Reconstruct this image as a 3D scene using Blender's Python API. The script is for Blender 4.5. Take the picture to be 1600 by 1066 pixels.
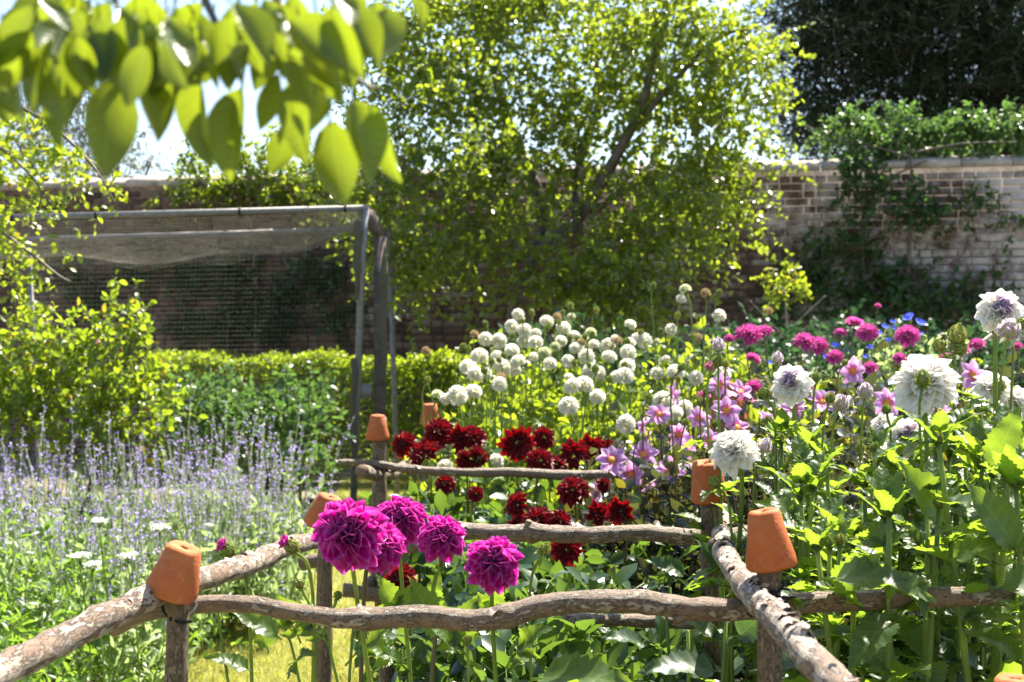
import bpy, math, random
import numpy as np
from mathutils import Vector, Matrix

for o in list(bpy.data.objects):
    bpy.data.objects.remove(o)
scene = bpy.context.scene
COL = scene.collection
R = math.radians
rng = np.random.default_rng(7)
random.seed(7)

# ------------------------------------------------------------------ camera
CAM_H, FPX = 1.4, 1600 * 50 / 36.0
cam_d = bpy.data.cameras.new('camera')
cam = bpy.data.objects.new('camera', cam_d)
COL.objects.link(cam)
cam.location = (0, 0, CAM_H)
cam.rotation_euler = (R(90), 0, 0)
cam_d.lens = 50
cam_d.sensor_width = 36
cam_d.shift_y = -19 / 1600
cam_d.clip_start = 0.05
cam_d.clip_end = 1000
cam_d.dof.use_dof = True
cam_d.dof.focus_distance = 2.45
cam_d.dof.aperture_fstop = 9.0
scene.camera = cam

# ------------------------------------------------------------------ light
SUN_EL, SUN_AZ = R(57), R(36)          # azimuth from +Y (view direction) towards +X
world = bpy.data.worlds.new('World')
scene.world = world
world.use_nodes = True
wn = world.node_tree
sky = wn.nodes.new('ShaderNodeTexSky')
sky.sky_type = 'NISHITA'
sky.sun_disc = False
sky.sun_elevation = SUN_EL
sky.sun_rotation = SUN_AZ
sky.altitude = 0
sky.air_density = 1.0
sky.dust_density = 1.2
sky.ozone_density = 1.5
wn.links.new(sky.outputs['Color'], wn.nodes['Background'].inputs['Color'])
wn.nodes['Background'].inputs['Strength'].default_value = 0.08
sd = bpy.data.lights.new('sun', 'SUN')
sd.energy = 5.0
sd.angle = R(0.55)
sd.color = (1.0, 0.93, 0.80)
sun = bpy.data.objects.new('sun', sd)
COL.objects.link(sun)
sv = Vector((math.sin(SUN_AZ) * math.cos(SUN_EL), math.cos(SUN_AZ) * math.cos(SUN_EL), math.sin(SUN_EL)))
sun.rotation_euler = sv.to_track_quat('Z', 'Y').to_euler()
sun.location = (3, 8, 12)
vs = scene.view_settings
vs.view_transform = 'Standard'
vs.look = 'None'
vs.exposure = 1.85
vs.gamma = 1.0
vs.use_curve_mapping = False
scene.render.resolution_x, scene.render.resolution_y = 1024, 682
scene.cycles.max_bounces = 8
scene.cycles.transmission_bounces = 6
scene.cycles.diffuse_bounces = 4


def P(px, py, D):
    """point of the garden seen at photo pixel px, py and lying D metres ahead"""
    return np.array([(px - 800) * D / FPX, D, CAM_H - (py - 514) * D / FPX])


# ------------------------------------------------------------------ materials
def mat_new(name):
    m = bpy.data.materials.new(name)
    m.use_nodes = True
    nt = m.node_tree
    nt.nodes.clear()
    out = nt.nodes.new('ShaderNodeOutputMaterial')
    return m, nt, out


def N(nt, typ, **kw):
    n = nt.nodes.new(typ)
    for k, v in kw.items():
        if hasattr(n, k):
            setattr(n, k, v)
    return n


def val(nt, sock, v):
    if isinstance(v, bpy.types.NodeSocket):
        nt.links.new(v, sock)
    else:
        if sock.type == 'RGBA' and not isinstance(v, float) and len(v) == 3:
            v = (*v, 1)
        sock.default_value = v


def mix(nt, f, a, b, blend='MIX'):
    n = nt.nodes.new('ShaderNodeMix')
    n.data_type = 'RGBA'
    n.blend_type = blend
    val(nt, n.inputs[0], f)
    val(nt, n.inputs[6], a)
    val(nt, n.inputs[7], b)
    return n.outputs[2]


def mathn(nt, op, a, b=None, clamp=False):
    n = nt.nodes.new('ShaderNodeMath')
    n.operation = op
    n.use_clamp = clamp
    val(nt, n.inputs[0], a)
    if b is not None:
        val(nt, n.inputs[1], b)
    return n.outputs[0]


def noise(nt, scale, vec=None, detail=4.0, rough=0.6, out=0):
    n = nt.nodes.new('ShaderNodeTexNoise')
    n.inputs['Scale'].default_value = scale
    n.inputs['Detail'].default_value = detail
    n.inputs['Roughness'].default_value = rough
    if vec is not None:
        nt.links.new(vec, n.inputs['Vector'])
    return n.outputs[out]


def ramp(nt, f, stops):
    n = nt.nodes.new('ShaderNodeValToRGB')
    val(nt, n.inputs[0], f)
    el = n.color_ramp.elements
    while len(el) < len(stops):
        el.new(0.5)
    for e, (p, c) in zip(el, stops):
        e.position = p
        e.color = (*c, 1) if len(c) == 3 else c
    return n.outputs[0]


def rnd_socket(nt, individual):
    if individual:
        return N(nt, 'ShaderNodeObjectInfo').outputs['Random']
    a = N(nt, 'ShaderNodeAttribute')
    a.attribute_name = 'rnd'
    return a.outputs['Fac']


def leaf_mat(name, c1, c2, trans=0.45, rough=0.38, tcol=None, individual=False, veins=0.0, odd=None, coat=0.0, spec=0.5, vein_amt=.35):
    """leaf or petal: reflecting sheet that also lets light through"""
    m, nt, out = mat_new(name)
    r = rnd_socket(nt, individual)
    base = mix(nt, r, c1, c2)
    if odd is not None:                      # a few leaves of another colour
        t = mathn(nt, 'GREATER_THAN', mathn(nt, 'FRACT', mathn(nt, 'MULTIPLY', r, 7.31)), 1 - odd[0])
        base = mix(nt, t, base, odd[1])
    geo = N(nt, 'ShaderNodeNewGeometry')
    nz = noise(nt, 60 if veins else 25, geo.outputs['Position'], 2.0)
    base = mix(nt, 0.35, base, ramp(nt, nz, [(0.3, (0.35, 0.35, 0.35)), (0.7, (1, 1, 1))]), 'MULTIPLY')
    bs = N(nt, 'ShaderNodeBsdfPrincipled')
    tr = N(nt, 'ShaderNodeBsdfTranslucent')
    if veins:
        tc = N(nt, 'ShaderNodeTexCoord')
        sp = N(nt, 'ShaderNodeSeparateXYZ')
        nt.links.new(tc.outputs['UV'], sp.inputs[0])
        ax = mathn(nt, 'ABSOLUTE', sp.outputs[0])
        ph = mathn(nt, 'MULTIPLY', mathn(nt, 'SUBTRACT', sp.outputs[1], mathn(nt, 'MULTIPLY', ax, 0.75)), veins)
        w = mathn(nt, 'PINGPONG', ph, 0.5)
        line = mathn(nt, 'LESS_THAN', w, 0.07)
        midrib = mathn(nt, 'LESS_THAN', ax, 0.014)
        ln = mathn(nt, 'MAXIMUM', line, midrib)
        base = mix(nt, mathn(nt, 'MULTIPLY', ln, vein_amt), base, (0.30, 0.40, 0.10))
        bp = N(nt, 'ShaderNodeBump')
        bp.inputs['Strength'].default_value = vein_amt * 1.4
        bp.inputs['Distance'].default_value = 0.004
        hgt = mathn(nt, 'ADD', mathn(nt, 'MULTIPLY', w, 1.4), mathn(nt, 'MULTIPLY', nz, 0.5))
        nt.links.new(hgt, bp.inputs['Height'])
        nt.links.new(bp.outputs[0], bs.inputs['Normal'])
    val(nt, bs.inputs['Base Color'], base)
    bs.inputs['Roughness'].default_value = rough
    bs.inputs['Specular IOR Level'].default_value = spec
    if coat:
        bs.inputs['Coat Weight'].default_value = coat
        bs.inputs['Coat Roughness'].default_value = 0.22
    tcv = mix(nt, 0.5, base, tcol if tcol else c2) if tcol else base
    tcv2 = mix(nt, 1.0, tcv, (2.2, 2.2, 2.2), 'MULTIPLY')
    val(nt, tr.inputs['Color'], tcv2)
    ms = N(nt, 'ShaderNodeMixShader')
    ms.inputs[0].default_value = trans
    nt.links.new(bs.outputs[0], ms.inputs[1])
    nt.links.new(tr.outputs[0], ms.inputs[2])
    nt.links.new(ms.outputs[0], out.inputs[0])
    return m


def petal_mat(name, c_in, c_edge, trans=0.4, rough=0.5, c_base=None, individual=False, tmul=1.3):
    """petal whose UV runs base to tip: colour from base to body to rim"""
    m, nt, out = mat_new(name)
    tc = N(nt, 'ShaderNodeTexCoord')
    sp = N(nt, 'ShaderNodeSeparateXYZ')
    nt.links.new(tc.outputs['UV'], sp.inputs[0])
    ax = mathn(nt, 'ABSOLUTE', sp.outputs[0])
    e1 = mathn(nt, 'MULTIPLY', mathn(nt, 'SUBTRACT', ax, 0.10), 5.0, True)
    e2 = mathn(nt, 'MULTIPLY', mathn(nt, 'SUBTRACT', sp.outputs[1], 0.82), 5.0, True)
    col = mix(nt, mathn(nt, 'MAXIMUM', e1, e2), c_in, c_edge)
    if c_base is not None:
        b = mathn(nt, 'SUBTRACT', 1.0, mathn(nt, 'MULTIPLY', sp.outputs[1], 2.4), True)
        col = mix(nt, b, col, c_base)
    st = N(nt, 'ShaderNodeTexWave')
    st.inputs['Scale'].default_value = 9
    st.inputs['Distortion'].default_value = 1.5
    nt.links.new(tc.outputs['UV'], st.inputs['Vector'])
    col = mix(nt, 0.10, col, st.outputs['Color'], 'MULTIPLY')
    r = rnd_socket(nt, individual)
    col = mix(nt, mathn(nt, 'MULTIPLY', r, 0.2), col, (0.75, 0.75, 0.75), 'MULTIPLY')
    bs = N(nt, 'ShaderNodeBsdfPrincipled')
    val(nt, bs.inputs['Base Color'], col)
    bs.inputs['Roughness'].default_value = rough
    bs.inputs['Specular IOR Level'].default_value = 0.3
    bs.inputs['Sheen Weight'].default_value = 0.15
    bp = N(nt, 'ShaderNodeBump')
    bp.inputs['Strength'].default_value = 0.25
    bp.inputs['Distance'].default_value = 0.002
    nt.links.new(st.outputs['Fac'], bp.inputs['Height'])
    nt.links.new(bp.outputs[0], bs.inputs['Normal'])
    tr = N(nt, 'ShaderNodeBsdfTranslucent')
    val(nt, tr.inputs['Color'], mix(nt, 1.0, col, (tmul, tmul, tmul), 'MULTIPLY'))
    ms = N(nt, 'ShaderNodeMixShader')
    ms.inputs[0].default_value = trans
    nt.links.new(bs.outputs[0], ms.inputs[1])
    nt.links.new(tr.outputs[0], ms.inputs[2])
    nt.links.new(ms.outputs[0], out.inputs[0])
    return m


def bark_mat(name, dark, mid, light, scale=30.0, bump=0.6):
    m, nt, out = mat_new(name)
    geo = N(nt, 'ShaderNodeNewGeometry')
    pos = geo.outputs['Position']
    n1 = noise(nt, scale, pos, 6.0, 0.7)
    n2 = noise(nt, scale * 0.25, pos, 3.0)
    n3 = noise(nt, scale * 6, pos, 2.0)
    c = ramp(nt, n1, [(0.32, dark), (0.48, mid), (0.66, light)])
    c = mix(nt, mathn(nt, 'MULTIPLY', n2, 0.7), c, mid)
    lent = mathn(nt, 'GREATER_THAN', n3, 0.66)
    c = mix(nt, mathn(nt, 'MULTIPLY', lent, 0.6), c, light)
    vor = N(nt, 'ShaderNodeTexVoronoi')
    vor.feature = 'DISTANCE_TO_EDGE'
    vor.inputs['Scale'].default_value = scale * 1.6
    nt.links.new(pos, vor.inputs['Vector'])
    cr = mathn(nt, 'LESS_THAN', vor.outputs['Distance'], 0.045)
    patch = mathn(nt, 'GREATER_THAN', n2, 0.55)
    c = mix(nt, mathn(nt, 'MULTIPLY', mathn(nt, 'MULTIPLY', cr, patch), 0.7), c, dark)
    bs = N(nt, 'ShaderNodeBsdfPrincipled')
    val(nt, bs.inputs['Base Color'], c)
    bs.inputs['Roughness'].default_value = 0.62
    bp = N(nt, 'ShaderNodeBump')
    bp.inputs['Strength'].default_value = bump
    bp.inputs['Distance'].default_value = 0.006
    nt.links.new(mathn(nt, 'ADD', n1, mathn(nt, 'MULTIPLY', n3, 0.4)), bp.inputs['Height'])
    nt.links.new(bp.outputs[0], bs.inputs['Normal'])
    nt.links.new(bs.outputs[0], out.inputs[0])
    return m


def hazel_mat(name, inner, outer, dark, peel=.5, scale=1.0):
    """bark along a pole: skin that splits and peels, lenticels, fissures; uses the pole's own coordinates"""
    m, nt, out = mat_new(name)
    at = N(nt, 'ShaderNodeAttribute')
    at.attribute_name = 'bk'
    mp = N(nt, 'ShaderNodeMapping')
    mp.inputs['Scale'].default_value = (1, 1, .45)
    nt.links.new(at.outputs['Vector'], mp.inputs['Vector'])
    v = mp.outputs[0]
    mp2 = N(nt, 'ShaderNodeMapping')
    mp2.inputs['Scale'].default_value = (.5, .5, 1.6)
    nt.links.new(at.outputs['Vector'], mp2.inputs['Vector'])
    n1 = noise(nt, 150 * scale, v, 7.0, .78)
    n2 = noise(nt, 70 * scale, v, 7.0, .75)
    n3 = noise(nt, 330 * scale, mp2.outputs[0], 2.0)
    n4 = noise(nt, 9, at.outputs['Vector'], 3.0)
    th = mathn(nt, 'ADD', n2, mathn(nt, 'MULTIPLY', mathn(nt, 'SUBTRACT', n4, .5), .5))
    pm = mathn(nt, 'MULTIPLY', mathn(nt, 'SUBTRACT', th, peel), 16.0, True)
    c = mix(nt, pm, inner, outer)
    c = mix(nt, .85, c, ramp(nt, n1, [(.30, (.28, .26, .24)), (.50, (.85, .85, .85)), (.72, (1.35, 1.33, 1.3))]), 'MULTIPLY')
    edge = mathn(nt, 'MULTIPLY', mathn(nt, 'MULTIPLY', pm, mathn(nt, 'SUBTRACT', 1.0, pm)), 3.2, True)
    c = mix(nt, edge, c, dark)
    ln = mathn(nt, 'MULTIPLY', mathn(nt, 'SUBTRACT', n3, .63), 14.0, True)
    c = mix(nt, mathn(nt, 'MULTIPLY', ln, .55), c, (.50, .42, .33))
    bs = N(nt, 'ShaderNodeBsdfPrincipled')
    val(nt, bs.inputs['Base Color'], c)
    bs.inputs['Roughness'].default_value = .48
    bp = N(nt, 'ShaderNodeBump')
    bp.inputs['Strength'].default_value = .9
    bp.inputs['Distance'].default_value = .0035
    nt.links.new(mathn(nt, 'ADD', mathn(nt, 'MULTIPLY', pm, .5), mathn(nt, 'ADD', n1, mathn(nt, 'MULTIPLY', n3, .3))), bp.inputs['Height'])
    nt.links.new(bp.outputs[0], bs.inputs['Normal'])
    nt.links.new(bs.outputs[0], out.inputs[0])
    return m


def plain_mat(name, c1, c2, scale=20, rough=0.6, bump=0.2, metal=0.0, dist=0.01):
    m, nt, out = mat_new(name)
    geo = N(nt, 'ShaderNodeNewGeometry')
    n1 = noise(nt, scale, geo.outputs['Position'], 5.0, 0.65)
    c = ramp(nt, n1, [(0.3, c1), (0.7, c2)])
    bs = N(nt, 'ShaderNodeBsdfPrincipled')
    val(nt, bs.inputs['Base Color'], c)
    bs.inputs['Roughness'].default_value = rough
    bs.inputs['Metallic'].default_value = metal
    bp = N(nt, 'ShaderNodeBump')
    bp.inputs['Strength'].default_value = bump
    bp.inputs['Distance'].default_value = dist
    nt.links.new(n1, bp.inputs['Height'])
    nt.links.new(bp.outputs[0], bs.inputs['Normal'])
    nt.links.new(bs.outputs[0], out.inputs[0])
    return m


def terracotta_mat():
    m, nt, out = mat_new('terracotta')
    tc = N(nt, 'ShaderNodeTexCoord')
    oi = N(nt, 'ShaderNodeObjectInfo')
    geo = N(nt, 'ShaderNodeNewGeometry')
    n1 = noise(nt, 22, geo.outputs['Position'], 5.0, 0.65)
    n2 = noise(nt, 260, geo.outputs['Position'], 2.0)
    n3 = noise(nt, 70, geo.outputs['Position'], 3.0)
    c = ramp(nt, n1, [(0.25, (0.34, 0.075, 0.018)), (0.55, (0.44, 0.11, 0.025)), (0.8, (0.50, 0.155, 0.045))])
    c = mix(nt, mathn(nt, 'MULTIPLY', mathn(nt, 'GREATER_THAN', n3, 0.66), 0.45), c, (0.20, 0.085, 0.045))
    c = mix(nt, mathn(nt, 'MULTIPLY', mathn(nt, 'GREATER_THAN', n2, 0.72), 0.5), c, (0.62, 0.42, 0.30))
    lb = mathn(nt, 'MULTIPLY', mathn(nt, 'SUBTRACT', noise(nt, 34, geo.outputs['Position'], 6.0, .75), .54), 5.0, True)
    c = mix(nt, mathn(nt, 'MULTIPLY', lb, .38), c, (0.60, 0.36, 0.22))
    ds = mathn(nt, 'MULTIPLY', mathn(nt, 'SUBTRACT', noise(nt, 16, geo.outputs['Position'], 5.0, .7), .56), 6.0, True)
    c = mix(nt, mathn(nt, 'MULTIPLY', ds, .45), c, (0.17, 0.065, 0.025))
    c = mix(nt, mathn(nt, 'MULTIPLY', oi.outputs['Random'], 0.3), c, (0.40, 0.14, 0.06))
    bs = N(nt, 'ShaderNodeBsdfPrincipled')
    val(nt, bs.inputs['Base Color'], c)
    bs.inputs['Roughness'].default_value = 0.75
    bs.inputs['Specular IOR Level'].default_value = 0.3
    bp = N(nt, 'ShaderNodeBump')
    bp.inputs['Strength'].default_value = 0.25
    bp.inputs['Distance'].default_value = 0.003
    nt.links.new(mathn(nt, 'ADD', n2, n3), bp.inputs['Height'])
    nt.links.new(bp.outputs[0], bs.inputs['Normal'])
    nt.links.new(bs.outputs[0], out.inputs[0])
    return m


def brick_mat(name, individual, mortar=False):
    m, nt, out = mat_new(name)
    geo = N(nt, 'ShaderNodeNewGeometry')
    pos = geo.outputs['Position']
    r = rnd_socket(nt, individual)
    c = ramp(nt, r, [(0.0, (0.07, 0.04, 0.032)), (0.35, (0.125, 0.062, 0.045)), (0.7, (0.17, 0.095, 0.068)), (1.0, (0.22, 0.15, 0.115))])
    if mortar:
        c = ramp(nt, noise(nt, 5, pos, 4.0), [(.3, (0.05, 0.036, 0.028)), (.7, (0.16, 0.125, 0.10))])
    n1 = noise(nt, 40, pos, 4.0)
    c = mix(nt, 0.5, c, ramp(nt, n1, [(0.3, (0.4, 0.4, 0.4)), (0.7, (1.15, 1.15, 1.15))]), 'MULTIPLY')
    big = noise(nt, 1.1, pos, 6.0, 0.7)
    mid = noise(nt, 13, pos, 4.0, 0.7)
    lim = mathn(nt, 'ADD', mathn(nt, 'MULTIPLY', big, 1.8), mathn(nt, 'MULTIPLY', mid, 0.75))
    lim = mathn(nt, 'ADD', lim, mathn(nt, 'MULTIPLY', r, 0.10))
    sep = N(nt, 'ShaderNodeSeparateXYZ')
    nt.links.new(pos, sep.inputs[0])
    lim = mathn(nt, 'ADD', lim, mathn(nt, 'MULTIPLY', sep.outputs[0], 0.055))
    f = mathn(nt, 'MULTIPLY', mathn(nt, 'SUBTRACT', lim, 1.41), 3.0, True)
    c = mix(nt, mathn(nt, 'MULTIPLY', f, 0.22 if mortar else 0.78), c, (0.64, 0.57, 0.54))
    moss = mathn(nt, 'MULTIPLY', mathn(nt, 'SUBTRACT', noise(nt, 1.7, pos, 4.0), 0.60), 6.0, True)
    c = mix(nt, mathn(nt, 'MULTIPLY', moss, 0.55), c, (0.07, 0.065, 0.04))
    bs = N(nt, 'ShaderNodeBsdfPrincipled')
    val(nt, bs.inputs['Base Color'], c)
    bs.inputs['Roughness'].default_value = 0.9
    bp = N(nt, 'ShaderNodeBump')
    bp.inputs['Strength'].default_value = 0.6
    bp.inputs['Distance'].default_value = 0.01
    nt.links.new(mid, bp.inputs['Height'])
    nt.links.new(bp.outputs[0], bs.inputs['Normal'])
    nt.links.new(bs.outputs[0], out.inputs[0])
    return m


M = {}
M['terracotta'] = terracotta_mat()
M['brick'] = brick_mat('old_brick', True)
M['brick_mass'] = brick_mat('old_brick_mass', False)
M['mortar'] = brick_mat('lime_mortar', False, True)
M['coping'] = plain_mat('coping_stone', (0.34, 0.27, 0.22), (0.56, 0.48, 0.41), 14, 0.9, 0.4)
M['hazel'] = hazel_mat('hazel_bark', (0.22, 0.14, 0.08), (0.44, 0.34, 0.245), (0.05, 0.03, 0.018), .52, 1.5)
M['hazel_peel'] = hazel_mat('hazel_bark_peeling', (0.26, 0.16, 0.095), (0.48, 0.39, 0.30), (0.03, 0.018, 0.012), .46, 1.3)
M['hazel_post'] = hazel_mat('hazel_post_bark', (0.17, 0.105, 0.055), (0.29, 0.20, 0.12), (0.04, 0.024, 0.014), .50, 1.5)
M['flake'] = bark_mat('peeling_bark', (0.13, 0.09, 0.07), (0.34, 0.27, 0.22), (0.55, 0.48, 0.42), 50)
M['cut_wood'] = plain_mat('cut_wood_end', (0.10, 0.055, 0.035), (0.22, 0.14, 0.085), 60, 0.8)
M['tree_bark'] = bark_mat('apple_bark', (0.045, 0.032, 0.024), (0.12, 0.09, 0.065), (0.26, 0.21, 0.17), 14)
M['old_timber'] = plain_mat('weathered_timber', (0.05, 0.038, 0.03), (0.16, 0.125, 0.10), 18, 0.85)
M['tie'] = plain_mat('black_rubber', (0.004, 0.004, 0.004), (0.010, 0.010, 0.010), 50, 0.9)
M['metal'] = plain_mat('galvanised_tube', (0.14, 0.135, 0.125), (0.28, 0.265, 0.25), 25, 0.6, 0.1, 0.2)
M['net'] = plain_mat('fruit_net', (0.10, 0.095, 0.065), (0.20, 0.18, 0.13), 30, 0.6)
M['net_roll'] = plain_mat('rolled_net', (0.05, 0.045, 0.028), (0.17, 0.15, 0.09), 160, 0.9, 1.0)
M['black_plastic'] = plain_mat('black_pot_plastic', (0.012, 0.012, 0.013), (0.03, 0.03, 0.03), 20, 0.5)
M['soil'] = plain_mat('garden_soil', (0.035, 0.024, 0.017), (0.12, 0.085, 0.06), 16, 0.95, 1.0, 0, 0.03)
M['lawn'] = plain_mat('lawn_ground', (0.11, 0.14, 0.03), (0.30, 0.28, 0.09), 7, 0.95, 1.0, 0, 0.03)
M['dry_ground'] = plain_mat('dry_ground', (0.06, 0.065, 0.03), (0.20, 0.17, 0.10), 3, 0.95, 0.8, 0, 0.03)

M['apple_leaf'] = leaf_mat('apple_leaf', (0.04, 0.075, 0.010), (0.13, 0.17, 0.016), 0.46, 0.30, (0.32, 0.40, 0.016), coat=0.4)
M['far_leaf'] = leaf_mat('far_leaf', (0.06, 0.075, 0.05), (0.12, 0.13, 0.08), 0.3, 0.45)
M['yew_leaf'] = leaf_mat('yew_leaf', (0.008, 0.020, 0.008), (0.028, 0.048, 0.014), 0.2, 0.7, spec=.15)
M['climber_leaf'] = leaf_mat('climber_leaf', (0.025, 0.065, 0.02), (0.075, 0.14, 0.035), 0.35, 0.38, (0.12, 0.22, 0.03))
M['shade_leaf'] = leaf_mat('shade_leaf', (0.018, 0.055, 0.016), (0.05, 0.11, 0.03), 0.3, 0.42)
M['hedge_leaf'] = leaf_mat('hedge_leaf', (0.04, 0.09, 0.012), (0.12, 0.18, 0.015), 0.48, 0.35, (0.36, 0.44, 0.01))
M['gold_leaf'] = leaf_mat('gold_leaf', (0.07, 0.13, 0.012), (0.15, 0.19, 0.02), 0.48, 0.32, (0.32, 0.38, 0.01), odd=(0.03, (0.30, 0.10, 0.02)), coat=0.25)
M['berry_leaf'] = leaf_mat('berry_leaf', (0.04, 0.09, 0.012), (0.12, 0.17, 0.018), 0.46, 0.33, (0.30, 0.38, 0.01), odd=(0.03, (0.28, 0.09, 0.02)), coat=0.2)
M['bed_leaf'] = leaf_mat('bed_leaf', (0.05, 0.12, 0.018), (0.12, 0.20, 0.03), 0.45, 0.36, (0.20, 0.32, 0.02))
M['pale_leaf'] = leaf_mat('pale_leaf', (0.12, 0.18, 0.07), (0.22, 0.28, 0.13), 0.4, 0.5, (0.3, 0.4, 0.12))
M['stalk_mass'] = leaf_mat('stalk_mass', (0.13, 0.19, 0.06), (0.24, 0.28, 0.10), 0.3, 0.5)
M['lavender'] = leaf_mat('lavender_floret', (0.24, 0.17, 0.44), (0.42, 0.34, 0.66), 0.35, 0.6)
M['umbel'] = leaf_mat('umbel_white', (0.50, 0.54, 0.44), (0.72, 0.74, 0.66), 0.35, 0.6)
M['blue'] = leaf_mat('cornflower_blue', (0.07, 0.11, 0.60), (0.17, 0.22, 0.80), 0.35, 0.6)
M['grass'] = leaf_mat('grass_blade', (0.11, 0.15, 0.025), (0.34, 0.31, 0.09), 0.4, 0.5, (0.36, 0.34, 0.05))
M['pompon_leaf'] = leaf_mat('pompon_foliage', (0.035, 0.085, 0.012), (0.11, 0.17, 0.018), 0.45, 0.28, (0.32, 0.38, 0.01), coat=0.4)
M['red_leaf_mass'] = leaf_mat('red_foliage', (0.018, 0.048, 0.016), (0.05, 0.10, 0.022), 0.33, 0.33, (0.16, 0.26, 0.015), coat=0.25)
M['bronze_leaf'] = leaf_mat('bronze_foliage', (0.016, 0.014, 0.014), (0.035, 0.045, 0.018), 0.28, 0.26, (0.08, 0.09, 0.012), odd=(0.07, (0.24, 0.19, 0.012)), coat=0.5)
M['dahlia_leaf'] = leaf_mat('dahlia_leaf', (0.020, 0.052, 0.020), (0.055, 0.11, 0.022), 0.45, 0.42, (0.26, 0.36, 0.010), True, 7.0, coat=0.0, vein_amt=.13)
M['dahlia_leaf_dark'] = leaf_mat('dahlia_leaf_dark', (0.016, 0.040, 0.022), (0.035, 0.075, 0.026), 0.25, 0.42, (0.10, 0.19, 0.02), True, 7.0, vein_amt=.13)  # dull blue-green cultivar; mid-bed shade also put into colour and lower translucency
M['pear_leaf'] = leaf_mat('pear_leaf', (0.025, 0.05, 0.010), (0.055, 0.085, 0.014), 0.42, 0.34, (0.26, 0.32, 0.004), True, 9.0, coat=0.15, vein_amt=.12)
M['stem'] = leaf_mat('dahlia_stem', (0.13, 0.20, 0.035), (0.22, 0.28, 0.05), 0.30, 0.4, None, True)
M['stem_brown'] = leaf_mat('bronze_stem', (0.10, 0.085, 0.03), (0.16, 0.12, 0.045), 0.1, 0.4, None, True)
M['bud'] = leaf_mat('green_bud', (0.16, 0.22, 0.03), (0.26, 0.28, 0.06), 0.2, 0.42, None, True)
M['purple'] = petal_mat('purple_petal', (0.50, 0.002, 0.23), (0.74, 0.14, 0.62), 0.36, 0.42, (0.20, 0.001, 0.08), True)
M['white'] = petal_mat('white_petal', (0.94, 0.91, 0.82), (0.94, 0.91, 0.86), 0.36, 0.6, (0.90, 0.87, 0.70), True, 1.1)
M['mauve'] = petal_mat('mauve_petal', (0.62, 0.46, 0.62), (0.76, 0.68, 0.77), 0.35, 0.55, (0.5, 0.5, 0.3), True, 1.1)
M['pompon'] = petal_mat('pompon_petal', (0.94, 0.91, 0.78), (0.94, 0.92, 0.82), 0.36, 0.6, (0.84, 0.82, 0.56), False, 1.1)
M['pompon_green'] = petal_mat('pompon_green_petal', (0.66, 0.70, 0.40), (0.82, 0.83, 0.60), 0.36, 0.6, (0.40, 0.50, 0.14), False, 1.1)
M['wilted'] = petal_mat('wilted_petal', (0.40, 0.26, 0.12), (0.60, 0.48, 0.26), 0.3, 0.6, (0.3, 0.25, 0.08), False, 1.05)
M['red'] = petal_mat('red_petal', (0.15, 0.001, 0.003), (0.36, 0.004, 0.008), 0.38, 0.38, (0.022, 0.0005, 0.002), False)
M['pink'] = petal_mat('pink_petal', (0.66, 0.30, 0.60), (0.80, 0.58, 0.78), 0.42, 0.5, (0.62, 0.10, 0.28), True)
M['magenta'] = petal_mat('magenta_petal', (0.66, 0.06, 0.34), (0.80, 0.26, 0.58), 0.42, 0.5, (0.45, 0.02, 0.12), False)
M['disc'] = plain_mat('orange_disc', (0.55, 0.16, 0.01), (0.75, 0.36, 0.02), 400, 0.7, 0.6, 0, 0.002)


# ------------------------------------------------------------------ mesh helpers
def mesh_from(name, V, faces, rnd=None, uv=None, smooth=False, mats=(), midx=None):
    """faces: list of int arrays (n, k)"""
    me = bpy.data.meshes.new(name)
    V = np.asarray(V, np.float32)
    me.vertices.add(len(V))
    me.vertices.foreach_set('co', V.ravel())
    faces = [np.asarray(f, np.int32) for f in faces if len(f)]
    tot = [f.shape[1] * np.ones(len(f), np.int32) for f in faces]
    tot = np.concatenate(tot)
    idx = np.concatenate([f.ravel() for f in faces])
    start = np.concatenate([[0], np.cumsum(tot)[:-1]]).astype(np.int32)
    me.loops.add(len(idx))
    me.loops.foreach_set('vertex_index', idx)
    me.polygons.add(len(tot))
    me.polygons.foreach_set('loop_start', start)
    me.polygons.foreach_set('loop_total', tot)
    if midx is not None:
        me.polygons.foreach_set('material_index', np.asarray(midx, np.int32))
    me.update(calc_edges=True)
    me.validate()
    if smooth:
        me.polygons.foreach_set('use_smooth', np.ones(len(tot), bool))
    if rnd is not None:
        a = me.attributes.new('rnd', 'FLOAT', 'POINT')
        a.data.foreach_set('value', np.asarray(rnd, np.float32))
    if uv is not None:
        l = me.uv_layers.new(name='UVMap')
        l.data.foreach_set('uv', np.asarray(uv, np.float32)[idx].ravel())
    for m in mats:
        me.materials.append(M[m])
    return me


class Tmpl:
    def __init__(s, V, F, uv=None):
        s.V = np.asarray(V, float)
        s.F = {}
        for f in F:
            s.F.setdefault(len(f), []).append(f)
        s.F = {k: np.array(v) for k, v in s.F.items()}
        s.uv = np.asarray(uv, float) if uv is not None else None


def frames(d, n):
    """rotation matrices with columns x, y=d, z~n"""
    d = d / np.linalg.norm(d, axis=1, keepdims=True)
    x = np.cross(d, n)
    l = np.linalg.norm(x, axis=1, keepdims=True)
    bad = l[:, 0] < 1e-6
    if bad.any():
        x[bad] = np.cross(d[bad], np.array([0.3, 0.5, 0.8]))
        l = np.linalg.norm(x, axis=1, keepdims=True)
    x = x / l
    z = np.cross(x, d)
    return np.stack([x, d, z], axis=2)


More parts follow.
